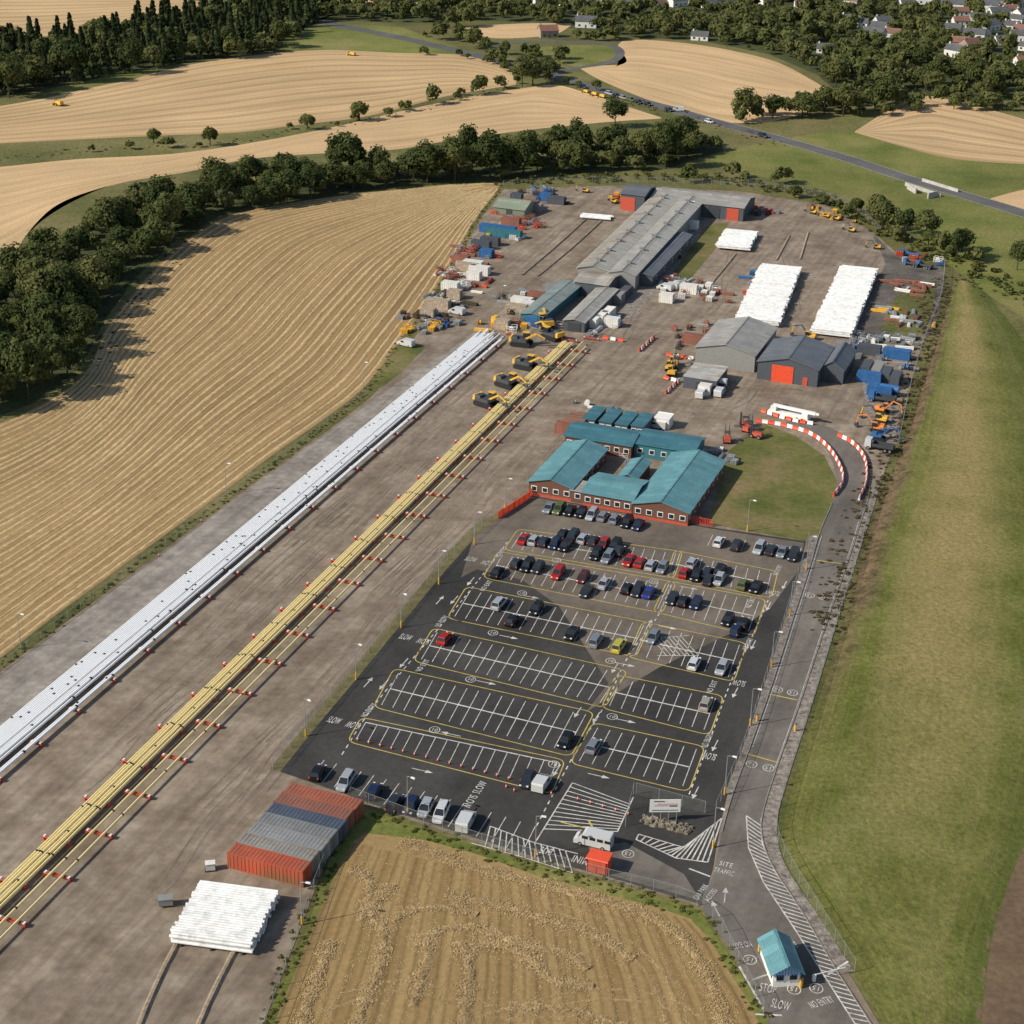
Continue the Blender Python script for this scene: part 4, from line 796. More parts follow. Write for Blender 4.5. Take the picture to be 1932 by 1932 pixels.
TRK=MB().prism([(-1.7,.25),(-1.4,0),(1.4,0),(1.7,.25),(1.7,.6),(1.4,.85),(-1.4,.85),(-1.7,.6)],-.25,.25,'x').mesh("track",m_black)
def excT(col):
    bd=MB().box((0,-.5,1.35),(2.4,2.8,.6)).box((.25,-1.2,1.85),(1.8,1.4,.5),0,None,.9,.9).box((0,0,.95),(1.4,1.4,.25))
    cb=MB().box((-.75,.6,2.1),(.9,1.3,1.2),0).box((-.75,.6,2.74),(.95,1.4,.1),1).mesh("cab",[m_glass,col])
    bo=MB(); a,b_,c_=Vector((.2,.8,1.5)),Vector((.2,3.0,4.2)),Vector((.2,5.4,3.6))
    for p,q in((a,b_),(b_,c_)): bo.cyl(p,q,.2,4)
    st=MB().cyl(c_,(.2,5.9,1.3),.16,4).mesh("stick",col)
    bk=MB().prism([(5.5,1.3),(6.3,1.2),(6.2,.5),(5.6,.25),(5.2,.6)],-.4,.8,'x').mesh("bucket",m_dsteel)
    return [("body",bd.mesh("body",col),(0,0,0)),("cab",cb,(0,0,0)),("boom",bo.mesh("boom",m_dsteel if col is m_yel else col),(0,0,0)),("stick",st,(0,0,0)),("bucket",bk,(0,0,0)),("track",TRK,(-1.05,0,0.02)),("track",TRK,(1.05,0,0.02))]
def handT():
    "low pipe-handling crawler: dark body, yellow cab and short crane arm with vacuum pad"
    tk=MB().prism([(-2.3,.3),(-1.9,0),(1.9,0),(2.3,.3),(2.3,.8),(1.9,1.1),(-1.9,1.1),(-2.3,.8)],-.32,.32,'x').mesh("track",m_black)
    bd=MB().box((0,-.3,1.45),(2.9,3.6,.7),0,None,.94,.94).box((.5,-1.4,2.0),(1.7,1.5,.5),0,None,.85,.85).mesh("body",m_dsteel)
    cw=MB().box((0,-2.3,1.6),(2.8,.8,1.0),0,None,.9,.8).mesh("counterweight",m_yel)
    cb=MB().box((-.85,.9,2.3),(1.1,1.5,1.2),0,None,.9,.85).mesh("cab",m_glass); cr2=MB().box((-.85,.9,2.96),(1.2,1.6,.12)).mesh("cab_roof",m_yel)
    bo=MB().cyl((.35,1.0,1.7),(.35,3.6,3.3),.26,4).cyl((.35,3.6,3.3),(.35,5.6,2.3),.2,4).mesh("boom",m_yel)
    pd=MB().box((.35,5.7,1.5),(.35,2.2,.3)).cyl((.35,5.6,2.3),(.35,5.7,1.6),.12,6).mesh("lifting_pad",m_dsteel)
    return [("body",bd,(0,0,0)),("counterweight",cw,(0,0,0)),("cab",cb,(0,0,0)),("cab_roof",cr2,(0,0,0)),("boom",bo,(0,0,0)),("lifting_pad",pd,(0,0,0)),("track",tk,(-1.3,0,.02)),("track",tk,(1.3,0,.02))]
HD=handT()
for u,v,a in [(918,758,-1.9),(957,722,-1.9),(992,688,-1.7),(984,645,-1.5),(1042,633,1.2),(1030,610,.6)]:
    spawn(HD,"pipe_handler",FR(at(u,v,1,.07),-AZ+a,1.15),"black and yellow tracked pipe handler beside the pipes","pipe handler","pipe handling machines between the pipe runs")
EX={'y':excT(m_yel),'o':excT(PM("machine_orange",(.68,.22,.04))),'b':excT(m_blue)}
for u,v,c,a in [(1665,772,'o',-1.8),(1662,790,'y',1.4),(1655,806,'o',1.5),(1658,822,'b',-1.6),(1265,692,'y',0),(1268,702,'y',.1),(1272,684,'y',.2),(1528,634,'y',1.5),(1535,398,'y',1.2),(1560,405,'y',1.3),(1580,410,'y',1.1),(1608,432,'y',1.2),(1160,378,'y',1),(1655,464,'y',1.6),(1105,358,'y',1.5)]:
    spawn(EX[c],"excavator",FR(at(u,v,1,.07),-AZ+a,.85 if v>600 else .6),{'y':'yellow','o':'orange','b':'blue'}[c]+" tracked excavator with raised boom on dirt","excavator","tracked excavators on the site")
BW=MB().cyl((-.18,0,0),(.18,0,0),.5,12,0).cyl((-.19,0,0),(.19,0,0),.25,8,1).mesh("wheel",[m_black,m_steel])
def truckT(cab,bed,tank=False):
    cb=MB().box((0,2.9,1.75),(2.3,1.7,2.1),0,None,.95,.9).mesh("cab",cab)
    ws=MB().box((0,3.77,2.15),(2.0,.06,.8)).mesh("windscreen",m_glass)
    ch=MB().box((0,0,.8),(1.2,7.4,.3)).mesh("chassis",m_dsteel)
    bd=MB()
    if tank: bd.cyl((0,-3.4,2.0),(0,1.8,2.0),1.05,14)
    else:
        bd.box((0,-.9,1.15),(2.4,5.4,.15))
        for s in(-1,1): bd.box((s*1.17,-.9,1.55),(.08,5.4,.7))
        for s in(-3.55,1.75): bd.box((0,s,1.55),(2.26,.08,.7))
    T=[("cab",cb,(0,0,0)),("windscreen",ws,(0,0,0)),("chassis",ch,(0,0,0)),("load_bed",bd.mesh("load_bed",bed),(0,0,0))]
    for s in(-1,1):
        for y in(2.7,-1.6,-2.8): T.append(("wheel",BW,(s*1.0,y,.5)))
    return T
t1=truckT(cc['white'],m_dsteel); t2=truckT(m_blue,m_blue,True); t3=truckT(m_blue,m_dsteel); t4=truckT(m_yel,m_dsteel)
for T,u,v,a,l in [(t1,1358,733,0,"white flatbed truck by the workshop"),(t2,1672,738,1.5,"blue tanker truck by the yard fence"),(t3,1665,752,1.5,"blue tipper truck by the yard fence"),(t4,950,610,1.4,"yellow tipper truck by the pipes"),(t3,1745,500,1.2,"blue truck in the far yard"),(t3,1720,496,1.2,"blue truck in the far yard"),(t1,1660,842,1.5,"white truck beside the fence"),(t3,1380,404,1.3,"blue truck beside the far workshop")]:
    spawn(T,"site_truck",FR(at(u,v,1,.08),-AZ+a,.9 if v>600 else .7),l+" on dirt","truck","trucks around the yard")
cr_=[("chassis",MB().box((0,0,1.0),(2.5,11,.8)).box((0,4.6,1.9),(2.4,1.6,1.0)).mesh("chassis",m_wpl),(0,0,0)),("cab",MB().box((-.7,-1.6,2.2),(.9,1.6,1.5)).mesh("cab",m_glass),(0,0,0)),("counterweight",MB().box((0,-4.2,2.0),(2.4,1.6,1.2)).mesh("counterweight",m_wall),(0,0,0)),("boom",MB().box((.3,1.5,2.7),(.7,11.5,.75)).box((.3,7.6,2.7),(.5,1.2,.5)).mesh("boom",m_wpl),(0,0,0))]
for s in(-1,1):
    for y in(-4,-2.5,2.6,4.1): cr_.append(("wheel",BW,(s*1.1,y,.5)))
spawn(cr_,"mobile_crane",FR(at(1490,777,1.5,.07),-AZ-1.75,.9),"white mobile crane with folded telescopic boom","crane")
def flT():
    bd=MB().box((0,-.6,1.0),(1.5,2.4,.9),0,None,.9,.9).mesh("body",m_red); cg=MB()
    for x in(-.6,.6):
        for y in(-.9,.5): cg.cyl((x,y,1.3),(x*.9,y*.8,2.4),.05,5)
    cg.box((0,-.2,2.42),(1.3,1.5,.08))
    ms=MB()
    for x in(-.45,.45): ms.box((x,.95,1.9),(.15,.2,3.6)); ms.box((x,1.7,.2),(.15,1.4,.08))
    T=[("body",bd,(0,0,0)),("cage",cg.mesh("cage",m_dsteel),(0,0,0)),("mast",ms.mesh("mast",m_dsteel),(0,0,0))]
    for s in(-1,1):
        for y in(-1.2,.6): T.append(("wheel",BW,(s*.75,y,.5)))
    return T
fT=flT()
for u,v,a in [(1372,826,.3),(1412,806,-.2),(1425,818,1.4),(1405,798,2)]: spawn(fT,"forklift",FR(at(u,v,1,.07),-AZ+a,1.0),"red forklift truck with tall mast on dirt","forklift","red forklifts near the lawn")
def combT():
    T=[("body",MB().box((0,0,2.2),(3,6,2.2),0,None,.85,.9).mesh("body",m_yel),(0,0,0)),("cab",MB().box((0,3.3,2.6),(2,1.2,1.6)).mesh("cab",m_glass),(0,0,0)),("header",MB().prism([(4,.2),(5.4,.2),(5.2,1.0),(4,1.3)],-3,3,'x').mesh("header",m_yel),(0,0,0))]
    for s in(-1,1): T+=[("wheel",BW,Matrix.Translation((s*1.6,1.6,.9))@Matrix.Scale(1.8,4)),("wheel",BW,(s*1.4,-2,.55))]
    return T
cT=combT()
for u,v,a,s in [(112,195,1.2,.62),(665,101,1.4,.5),(1122,176,1.2,.45),(1137,180,1.2,.45),(1106,171,1.2,.4)]: spawn(cT,"combine_harvester",FR(at(u,v,1,.05),-AZ+a,s),"yellow harvesting machine on a pale stubble field","harvester","yellow farm machines")
# ---------------------------------------------------------------- barriers, cones, lamps, fences
def barT(mat):
    return [("body",MB().prism([(-.25,0),(.25,0),(.2,.25),(.09,.5),(.07,.95),(-.07,.95),(-.09,.5),(-.2,.25)],-.68,.68,'x').mesh("body",mat),(0,0,0)),("foot",MB().box((0,0,.04),(1.2,.56,.08)).mesh("foot",m_dsteel),(0,0,0))]
bT=[barT(m_orange),barT(m_wpl)]
def barrier(l):
    P=cr(PX(l),8); n=int(plen(P)/1.45); P=resamp(P,max(3,n))
    for i in range(len(P)-1):
        d=P[i+1]-P[i]; p=(P[i]+P[i+1])/2; p.z=.1
        spawn(bT[i%2],"road_barrier",FR(p,math.atan2(d.y,d.x)),("red" if i%2==0 else "white")+" plastic barrier in a red and white line","barrier","red and white road barriers")
for l in [[(1425,797),(1480,806),(1530,822),(1565,850),(1588,890),(1588,915),(1572,938)],[(1580,824),(1610,840),(1632,870),(1634,910),(1620,945)],[(1435,778),(1490,795),(1535,803)],[(1135,640),(1178,646)],[(1255,672),(1310,680)],[(1205,665),(1235,638)],[(1255,745),(1282,720)],[(1250,715),(1278,722)]]: barrier(l)
cone=[("body",MB().cyl((0,0,.04),(0,0,.75),.17,8,0,.04).mesh("body",m_orange),(0,0,0)),("base",MB().box((0,0,.02),(.42,.42,.05)).mesh("base",m_black),(0,0,0)),("band",MB().cyl((0,0,.35),(0,0,.52),.125,8,0,.09).mesh("band",m_wpl),(0,0,0))]
cp=[G(675,1398).lerp(G(1028,1489),i/16) for i in range(17)]+[G(1090,1510).lerp(G(1185,1538),i/4) for i in range(5)]+[G(955,1487),G(970,1494),G(1040,1500),G(300,1050),G(380,985)]
for p in cp: spawn(cone,"traffic_cone",FR((p.x,p.y,.115),0,.9),"orange traffic cone with white band on asphalt","traffic cone","traffic cones along the bays")
def lampT(hgt=7.0,yb=True):
    T=[("post",MB().cyl((0,0,0),(0,0,hgt),.09,8,0,.05).mesh("post",m_steel),(0,0,0)),("lamp_arm",MB().cyl((0,0,hgt-.05),(.9,0,hgt+.15),.04,6).mesh("lamp_arm",m_steel),(0,0,0)),("lamp_head",MB().box((1.1,0,hgt+.12),(.75,.3,.16),0,None,.8,.8).mesh("lamp_head",m_wpl),(0,0,0))]
    if yb: T.append(("yellow_sleeve",MB().cyl((0,0,0),(0,0,1.3),.16,8).mesh("yellow_sleeve",m_yel),(0,0,0)))
    return T
lT=lampT(); lT2=lampT(7,False)
for u,v in [(577,1390),(672,1283),(757,1185),(828,1103),(895,1028),(953,962),(1521,1075),(1490,1162),(1455,1260),(1415,1370),(1367,1500),(1410,1003),(1010,1617),(769,1540),(570,1745),(1345,1600)]:
    spawn(lT,"street_lamp",FR(at(u,v,0,.1),random.uniform(-.3,.3)+(-AZ)),"tall grey lamp post with yellow base sleeve","street lamp","lamp posts around the car park")
for u,v in [(427,932),(685,735),(40,1225),(945,585),(1300,420)]:
    spawn(lT2,"street_lamp",FR(at(u,v,0,.05),-AZ),"slim grey pole lamp along the yard edge","street lamp","slim poles along the yard edge")
PT=[MB().cyl((0,0,0),(0,0,2.2),.05,5).mesh("fence_post",m_steel)]
def fence(l,label,h=2.2,step=3.2,mi=0):
    P=cr(PX(l),6); L=plen(P); n=min(96,int(L/step)); P=resamp(P,n+1)
    e=OB("security_fence",None,Matrix.Translation(P[0]),label=label,cat="fence")
    mb=MB(); vs=[]
    for p in P: q=p-P[0]; vs+=[(q.x,q.y,.08),(q.x,q.y,h)]
    mb.add(vs,[(2*i,2*i+2,2*i+3,2*i+1) for i in range(n)]); OB("wire_mesh",mb.mesh("wire_mesh",m_mesh),None,e)
    tb=MB(); 
    for i in range(n): tb.cyl(P[i]-P[0]+Vector((0,0,h)),P[i+1]-P[0]+Vector((0,0,h)),.025,4)
    OB("top_rail",tb.mesh("top_rail",m_steel),None,e)
    for p in P: OB("fence_post",PT[mi],Matrix.Translation(p-P[0]+Vector((0,0,.05)))@Matrix.Diagonal((1,1,h/2.2,1)),e)
FL_="grey chain link fence "
fence([(515,1452),(590,1360),(660,1276),(740,1180),(820,1083),(945,962)],FL_+"beside the car park")
fence([(955,955),(1060,832)],FL_+"beside the offices")
fence([(662,1508),(600,1665),(555,1790),(490,1960)],FL_+"along the lower pipe yard")
fence([(662,1508),(860,1580),(1000,1624),(1150,1664),(1322,1714),(1385,1808),(1440,1915)],FL_+"beside the stubble field")
fence([(1525,1022),(1500,1110),(1440,1300),(1400,1420),(1350,1535)],FL_+"between car park and road")
fence([(1655,900),(1622,1040),(1578,1180),(1532,1330),(1490,1460),(1468,1540),(1470,1600),(1548,1735),(1612,1835)],FL_+"at the foot of the bank")
fence([(1782,500),(1775,560),(1745,640),(1718,730),(1695,840)],FL_+"at the far yard edge")
fence([(950,352),(1100,345),(1400,352),(1560,375),(1620,400),(1660,440)],FL_+"along the rear of the yard")
fence([(-60,1308),(120,1172),(300,1038),(430,940),(560,845),(690,745)],FL_+"beside the striped stubble",h=1.3,step=4)
fence([(1195,1500),(1180,1560)],FL_+"by the sign"); fence([(1200,1500),(1330,1535)],FL_+"behind the sign")
def redfence(l,label):
    P=resamp(PX(l),max(3,int(plen(PX(l))/1.5))); e=OB("red_fence",None,Matrix.Translation(P[0]),label=label,cat="fence")
    mb=MB(); mp=MB()
    for i in range(len(P)-1):
        a=P[i]-P[0];b_=P[i+1]-P[0]
        for k in range(8):
            q=a.lerp(b_,(k+.5)/8); mb.box((q.x,q.y,.9),(.13,.13,1.5))
        mp.cyl(a,a+Vector((0,0,1.8)),.06,6); mp.cyl(a+Vector((0,0,1.6)),b_+Vector((0,0,1.6)),.04,4); mp.cyl(a+Vector((0,0,.3)),b_+Vector((0,0,.3)),.04,4)
    OB("fence_pickets",mb.mesh("fence_pickets",m_orange),None,e); OB("fence_rails",mp.mesh("fence_rails",m_orange),None,e)
redfence([(940,980),(998,942)],"bright red picket fence beside the offices"); redfence([(998,942),(1010,925)],"short red picket fence by the office corner"); redfence([(1296,985),(1345,995)],"bright red picket fence before the office entrance")
sh=[("wall",MB().box((0,1.1,1.1),(3.0,.08,2.2)).box((-1.5,0,1.1),(.08,2.2,2.2)).box((1.5,0,1.1),(.08,2.2,2.2)).mesh("wall",m_orange),(0,0,0)),("roof",MB().box((0,0,2.28),(3.4,2.7,.14),0,None,.95,.9).mesh("roof",m_orange),(0,0,0)),("door",MB().box((0,-1.12,1.0),(1.0,.08,2.0)).box((.9,-1.12,1.1),(.8,.06,2.1)).box((-.9,-1.12,1.1),(.8,.06,2.1)).mesh("door",m_red),(0,0,0))]
spawn(sh,"red_kiosk",FR(at(1130,1640,0),-AZ),"small bright red kiosk beside the minibus bay","kiosk")
sg=[("panel",MB().box((0,0,2.9),(4.6,.1,2.2)).mesh("panel",m_wpl),(0,0,0)),("artwork",MB().box((-.9,-.06,3.7),(1.6,.03,.16),1).box((.3,-.06,3.25),(3.0,.03,.1),0).box((-.6,-.06,2.95),(2.0,.03,.08),1).box((1.2,-.06,2.9),(1.2,.03,.22),1).box((0,-.06,2.15),(3.8,.03,.12),1).mesh("artwork",[m_orange,m_dwall]),(0,0,0))]
for x in(-1.8,-.6,.6,1.8): sg.append(("leg",MB().box((0,.1,1.0),(.12,.12,2.0)).mesh("leg",m_steel),(x,0,0)))
spawn(sg,"site_sign",FR(at(1253,1552,0),.05),"large white site name board on steel legs","sign")
rb=MB()
for i in range(170):
    t=random.random(); p=G(1215+85*t+random.uniform(-6,6),1548+20*t+random.uniform(-8,8)); r_=random.uniform(.2,.5)
    rb.box((p.x,p.y,.1+r_*.4),(r_*1.3,r_,r_*.8),0,None,.6,.6)
OB("rockery",rb.mesh("rockery",m_rubble),kind="stuff",label="low bed of loose rockery stones by the sign",cat="rocks")
bol=[("post",MB().cyl((0,0,0),(0,0,1.0),.16,8,0,.14).mesh("post",m_yel),(0,0,0)),("cap",MB().cyl((0,0,1.0),(0,0,1.08),.17,8,0,.08).mesh("cap",m_dsteel),(0,0,0))]
for u,v in [(1510,1865),(1508,1855),(1512,1860),(1432,1795),(1428,1362),(1500,1380),(1455,1255)]: spawn(bol,"bollard",FR(at(u,v,0),0,1.3),"short yellow bollard beside the access road","bollard","yellow bollards")
spawn([("post",MB().box((0,0,.5),(.4,.4,1.0)).mesh("post",m_wpl),(0,0,0)),("barrier_arm",MB().box((2.3,0,1.0),(4.6,.1,.12)).mesh("barrier_arm",m_wpl),(0,0,0))],"barrier_gate",FR(at(1535,1852,0),.35),"white rising arm barrier at the gatehouse","barrier")
spawn([("tank",MB().box((0,0,.7),(1.6,1.0,.8)).box((0,0,1.14),(1.7,1.1,.06)).mesh("tank",m_gwall),(0,0,0)),("wheel",WH,(-.6,0,.33)),("wheel",WH,(.6,0,.33)),("tow_bar",MB().cyl((.8,0,.5),(1.8,0,.3),.05,6).mesh("tow_bar",m_dsteel),(0,0,0))],"generator_trailer",FR(at(313,1705,.4),.2,1.2),"small grey towed generator on the dirt yard","generator")
spawn([("tank",MB().box((0,0,.6),(1.2,.9,.9)).box((0,0,1.08),(1.3,1.0,.06)).mesh("tank",m_wall),(0,0,0)),("base",MB().box((0,0,.08),(1.4,1.1,.14)).mesh("base",m_trunk),(0,0,0))],"fuel_box",FR(at(397,1637,.4),.2,1.1),"small pale storage box on a pallet","box")
def wallbox(name,a,b_,h,t,mat,z0=0):
    A=G(*a);B=G(*b_);d=B-A; return name,MB().box((d.length/2,0,z0+h/2),(d.length,t,h)).mesh(name,mat),FR(A,math.atan2(d.y,d.x))
e=OB("road_bridge",None,Matrix.Identity(4),label="small pale concrete road bridge with parapets",cat="bridge")
for n_,a,b_,h in [("parapet",(1708,350),(1775,372),1.2),("parapet",(1740,342),(1808,363),1.1),("abutment",(1712,356),(1728,366),2.0),("abutment",(1750,375),(1768,371),2.0)]:
    n1,me,M=wallbox(n_,a,b_,h,.5,m_conc); OB(n_,me,M,e)
# ---------------------------------------------------------------- yard clutter
def clT():
    R={}
    for nm,m_ in (('wood',m_trunk),('red',m_red),('yel',m_yel),('blue',m_blue),('wh',m_wall),('st',m_steel),('rust',mC[5])):
        mb=MB()
        for k in range(4):
            for j in range(4): mb.box((-0.9+j*.6,0,.2+k*.35),(.4,1.8,.1))
            for s in(-.8,0,.8): mb.box((0,s,.08+k*.35),(2.3,.12,.14))
        R['pallet_stack',nm]=[("pallets",mb.mesh("pallets",m_),(0,0,0))]
        mb=MB()
        for k in range(3):
            for j in range(5-k): mb.cyl((-2.5,-.6+j*.3+k*.15,.2+k*.26),(2.5,-.6+j*.3+k*.15,.2+k*.26),.14,6)
        for s in(-1.6,1.6): mb.box((s,0,.04),(.15,1.8,.1))
        R['pipe_bundle',nm]=[("pipes",mb.mesh("pipes",m_),(0,0,0))]
        mb=MB()
        for x in(-1.4,1.4):
            for y in(-.9,.9): mb.box((x,y,.8),(.12,.12,1.6))
        for z in(.1,.8,1.6):
            for y in(-.9,.9): mb.box((0,y,z),(2.9,.1,.1))
            for x in(-1.4,0,1.4): mb.box((x,0,z),(.1,1.8,.1))
        mb.box((0,0,.4),(1.6,1.1,.55)); mb.cyl((-.8,0,.95),(.6,0,.95),.4,8)
        R['equipment_skid',nm]=[("frame",mb.mesh("frame",m_),(0,0,0))]
        mb=MB()
        for s in(-.5,.5): mb.cyl((s-.05,0,.8),(s+.05,0,.8),.8,14)
        mb.cyl((-.5,0,.8),(.5,0,.8),.4,10)
        R['cable_drum',nm]=[("drum",mb.mesh("drum",m_),(0,0,0))]
    return R
CL=clT()
lab={'wood':'brown timber','red':'red painted','yel':'yellow painted','blue':'blue painted','wh':'pale','st':'grey steel','rust':'rusty brown'}
def clutter(line,n,kinds,cols_,spread=5):
    P=cr(PX(line),6); P=resamp(P,n)
    for p in P:
        k=random.choice(kinds); c=random.choice(cols_); q=p+Vector((random.uniform(-spread,spread),random.uniform(-spread,spread),0)); q.z=.08
        spawn(CL[k,c],k,FR(q,-AZ+random.choice([0,math.pi/2])+random.uniform(-.2,.2),random.uniform(.6,1.0)),f"{lab[c]} {k.replace('_',' ')} stored on the dirt yard",k.replace('_',' '),k.replace('_',' ')+"s stored in the yard")
ALLK=['pallet_stack','pipe_bundle','equipment_skid','cable_drum']
clutter([(1000,360),(1055,380)],20,['equipment_skid','pallet_stack'],['st','blue','wood'],5)
clutter([(955,400),(1000,430)],24,['equipment_skid','pipe_bundle'],['red','rust','st'],5)
clutter([(930,440),(970,450)],14,ALLK,['blue','yel','wh'],5)
clutter([(880,470),(915,490)],24,['pipe_bundle','equipment_skid'],['red','rust','rust','st'],6)
clutter([(850,510),(890,545)],28,['pipe_bundle','equipment_skid'],['red','wh','rust','wh'],6)
clutter([(815,560),(870,580)],18,ALLK,['wood','wh','st'],5)
clutter([(780,595),(835,610)],30,['cable_drum','pallet_stack'],['wood','rust','st','wood'],5)
clutter([(770,625),(840,615)],20,['pallet_stack','equipment_skid'],['yel','yel','blue','st'],3)
clutter([(960,560),(1010,590)],20,ALLK,['wh','blue','st','wood'],6)
clutter([(1090,625),(1150,600)],16,ALLK,['wh','st','st'],5)
clutter([(1250,530),(1350,560)],32,['pipe_bundle','pallet_stack','equipment_skid'],['rust','wh','wh','st','rust'],6)
clutter([(1270,545),(1330,565)],8,['pallet_stack'],['wh','wh'],4)
clutter([(1690,535),(1745,550)],18,['pipe_bundle'],['rust','rust','wh'],5)
clutter([(1665,590),(1735,610)],22,['pipe_bundle'],['yel','st','wh','rust'],5)
clutter([(1610,640),(1720,650)],26,ALLK,['st','st','wh'],5)
clutter([(1600,660),(1700,690)],18,ALLK,['blue','st','st'],5)
clutter([(1290,650),(1320,620)],14,ALLK,['rust','st','wood'],5)
clutter([(1395,390),(1450,405)],14,ALLK,['red','st','wood'],4)
clutter([(1530,390),(1600,420)],8,ALLK,['yel','yel','wood'],3)
clutter([(1690,480),(1760,500)],12,ALLK,['blue','wh','red'],4)
clutter([(930,620),(1060,615)],20,ALLK,['st','yel','wh','rust'],4)
clutter([(1110,770),(1230,795)],12,ALLK,['st','rust','wh'],4)
clutter([(1060,815),(1085,795)],4,['pallet_stack'],['red','wood'],2)
clutter([(1340,850),(1375,870)],8,ALLK,['st','wh'],2)
clutter([(1150,370),(1180,385)],6,ALLK,['yel','red','wood'],3)
clutter([(1420,520),(1425,560)],6,ALLK,['blue','red','st'],3)
clutter([(1150,805),(1170,870)],8,['equipment_skid','pallet_stack'],['st','wh'],2)
clutter([(1300,400),(1255,490)],16,ALLK,['st','wh','wood'],2)
# ---------------------------------------------------------------- houses
def houseT(wm_,rm,L=11,W=7,h=3.2,r=2.4):
    wl=MB().prism([(0,0),(W,0),(W,h),(W/2,h+r),(0,h)],0,L,'x').mesh("wall",wm_)
    rb=MB(); sl=r/(W/2)
    for s in(0,1):
        pr=[(-.4,h-.4*sl+.03),(W/2,h+r+.03),(W/2,h+r+.2),(-.4,h-.4*sl+.2)]
        if s: pr=[(W-a,b_) for a,b_ in pr]
        rb.prism(pr,-.3,L+.3,'x')
    T=[("wall",wl,(0,0,0)),("roof",rb.mesh("roof",rm),(0,0,0)),("chimney",MB().box((1,W/2,h+r+.4),(.8,.7,1.4)).mesh("chimney",wm_),(0,0,0)),("door",MB().box((L*.5,-.03,1.05),(1,.08,2.1)).mesh("door",m_dwall),(0,0,0))]
    for x in(.2,.8): T.append(("window",GLS,Matrix.Translation((L*x,0,1.7))@Matrix.Diagonal((1.5,1,1.4,1))))
    return T
HT=[houseT(m_wall,m_slate),houseT(m_wall,m_tile),houseT(m_wall,m_slate,14,8,4.5,2.8),houseT(NM("stone_wall",[(0.3,0.22,0.16),(0.42,0.33,0.25)],2,kind='obj'),m_tile,12,8,4.5,3)]
hp=[(1085,52,2),(1020,72,3),(1303,76,0),(1582,48,2),(1605,50,0),(1640,62,2),(1665,70,1),(1540,100,0),(1790,92,3),(1825,98,3),(1815,75,2),(1860,60,2),(1890,55,0),(1910,62,1),(1830,40,0),(1845,20,2),(1800,30,1),(1760,12,0),(1730,8,2),(1895,25,1),(1915,15,0),(1870,35,2),(1880,85,0),(1920,125,1),(1590,8,1),(1400,8,0),(1350,12,2),(1200,10,0),(1240,14,1),(1145,8,2),(1100,14,0),(1050,10,1),(1300,8,0),(1500,15,1),(1780,60,0),(1920,95,0),
 (1655,48,0),(1625,72,2),(1780,105,2),(1845,75,0),(1900,42,0),(1925,38,2),(1780,18,2),(1865,8,0),(1700,12,0),(1120,10,2),(1170,14,0),(1270,14,2),(1330,16,0),(1440,10,0),(1905,78,2),(1800,48,1),(1010,12,2)]
HP=[]
for u,v,k in hp:
    p=G(u,v); HP.append(p); spawn(HT[k],"house",FR(p,random.uniform(-.9,.7),.78),["white bungalow with dark slate roof among trees","white bungalow with red tiled roof among trees","large white house with dark slate roof among trees","stone house with red tiled roof among trees"][k],"house","village houses among the trees")
# ---------------------------------------------------------------- trees
def crown_arr(seed,R,Hh,z0,ncl,nl,ls,conifer=False):
    rs=np.random.RandomState(seed)
    if conifer:
        t=rs.rand(ncl*nl)**0.7; ang=rs.rand(ncl*nl)*6.283; rad_=R*(1-t)*(0.75+0.3*rs.rand(ncl*nl))*(0.8+.2*np.sin(t*30)); 
        P=np.stack([np.cos(ang)*rad_,np.sin(ang)*rad_,z0+t*Hh],1); D=np.stack([np.cos(ang),np.sin(ang),np.full_like(ang,.5)],1)
    else:
        d=rs.normal(size=(ncl,3)); d/=np.linalg.norm(d,axis=1)[:,None]; d[:,2]=np.where(d[:,2]<-.3,-d[:,2],d[:,2])
        sx,sy=rs.uniform(.85,1.2),rs.uniform(.85,1.2)
        C=d*np.array([R*sx,R*sy,Hh/2])*(0.42+0.4*rs.rand(ncl,1))+np.array([0,0,z0+Hh/2]); cr_r=R*(0.20+0.24*rs.rand(ncl))
        ci=rs.randint(0,ncl,ncl*nl); e=rs.normal(size=(ncl*nl,3)); e/=np.linalg.norm(e,axis=1)[:,None]
        P=C[ci]+e*cr_r[ci][:,None]*(0.8+0.4*rs.rand(ncl*nl,1)); D=e+0.5*d[ci]
    D=D+0.45*rs.normal(size=D.shape); D/=np.linalg.norm(D,axis=1)[:,None]
    T=np.cross(D,rs.normal(size=D.shape)); T/=np.linalg.norm(T,axis=1)[:,None]; B=np.cross(D,T)
    s=(ls*(0.6+0.8*rs.rand(len(P))))[:,None]
    q=np.stack([P-T*s-B*s*.7,P+T*s-B*s*.6,P+T*s*.8+B*s,P-T*s*.9+B*s*.8],1)
    return q.reshape(-1,3)
def treeT(seed,Hh,R,conifer=False,mat=None):
    z0=Hh*.12; V=crown_arr(seed,R,Hh-z0,z0,34,56,.34,conifer)
    cw=quadmesh("crown",V,mat or (m_con if conifer else m_leaf)); rs=random.Random(seed)
    tb=MB().cyl((0,0,0),(0,0,Hh*.55),.28,7,0,.14)
    for k in range(5):
        a=k*1.3+rs.random(); z=Hh*(.25+.06*k); tb.cyl((0,0,z),(math.cos(a)*R*.55,math.sin(a)*R*.55,z+Hh*.2),.1,5,0,.04)
    return [("trunk",tb.mesh("trunk",m_trunk),(0,0,0)),("crown",cw,(0,0,0))]
TT=[treeT(i,10+(i*7%5),4.5+(i%3)*.6) for i in range(10)]; TC=[treeT(20+i,14,3.2,True) for i in range(3)]; TB=[treeT(30+i,6.5,3.0,False,m_bush) for i in range(4)]
LOW=[crown_arr(50+i,5.0,8.5,0.5,18,15,.75) for i in range(6)]; LOWC=[crown_arr(60+i,3.8,13,.5,14,16,.75,True) for i in range(3)]
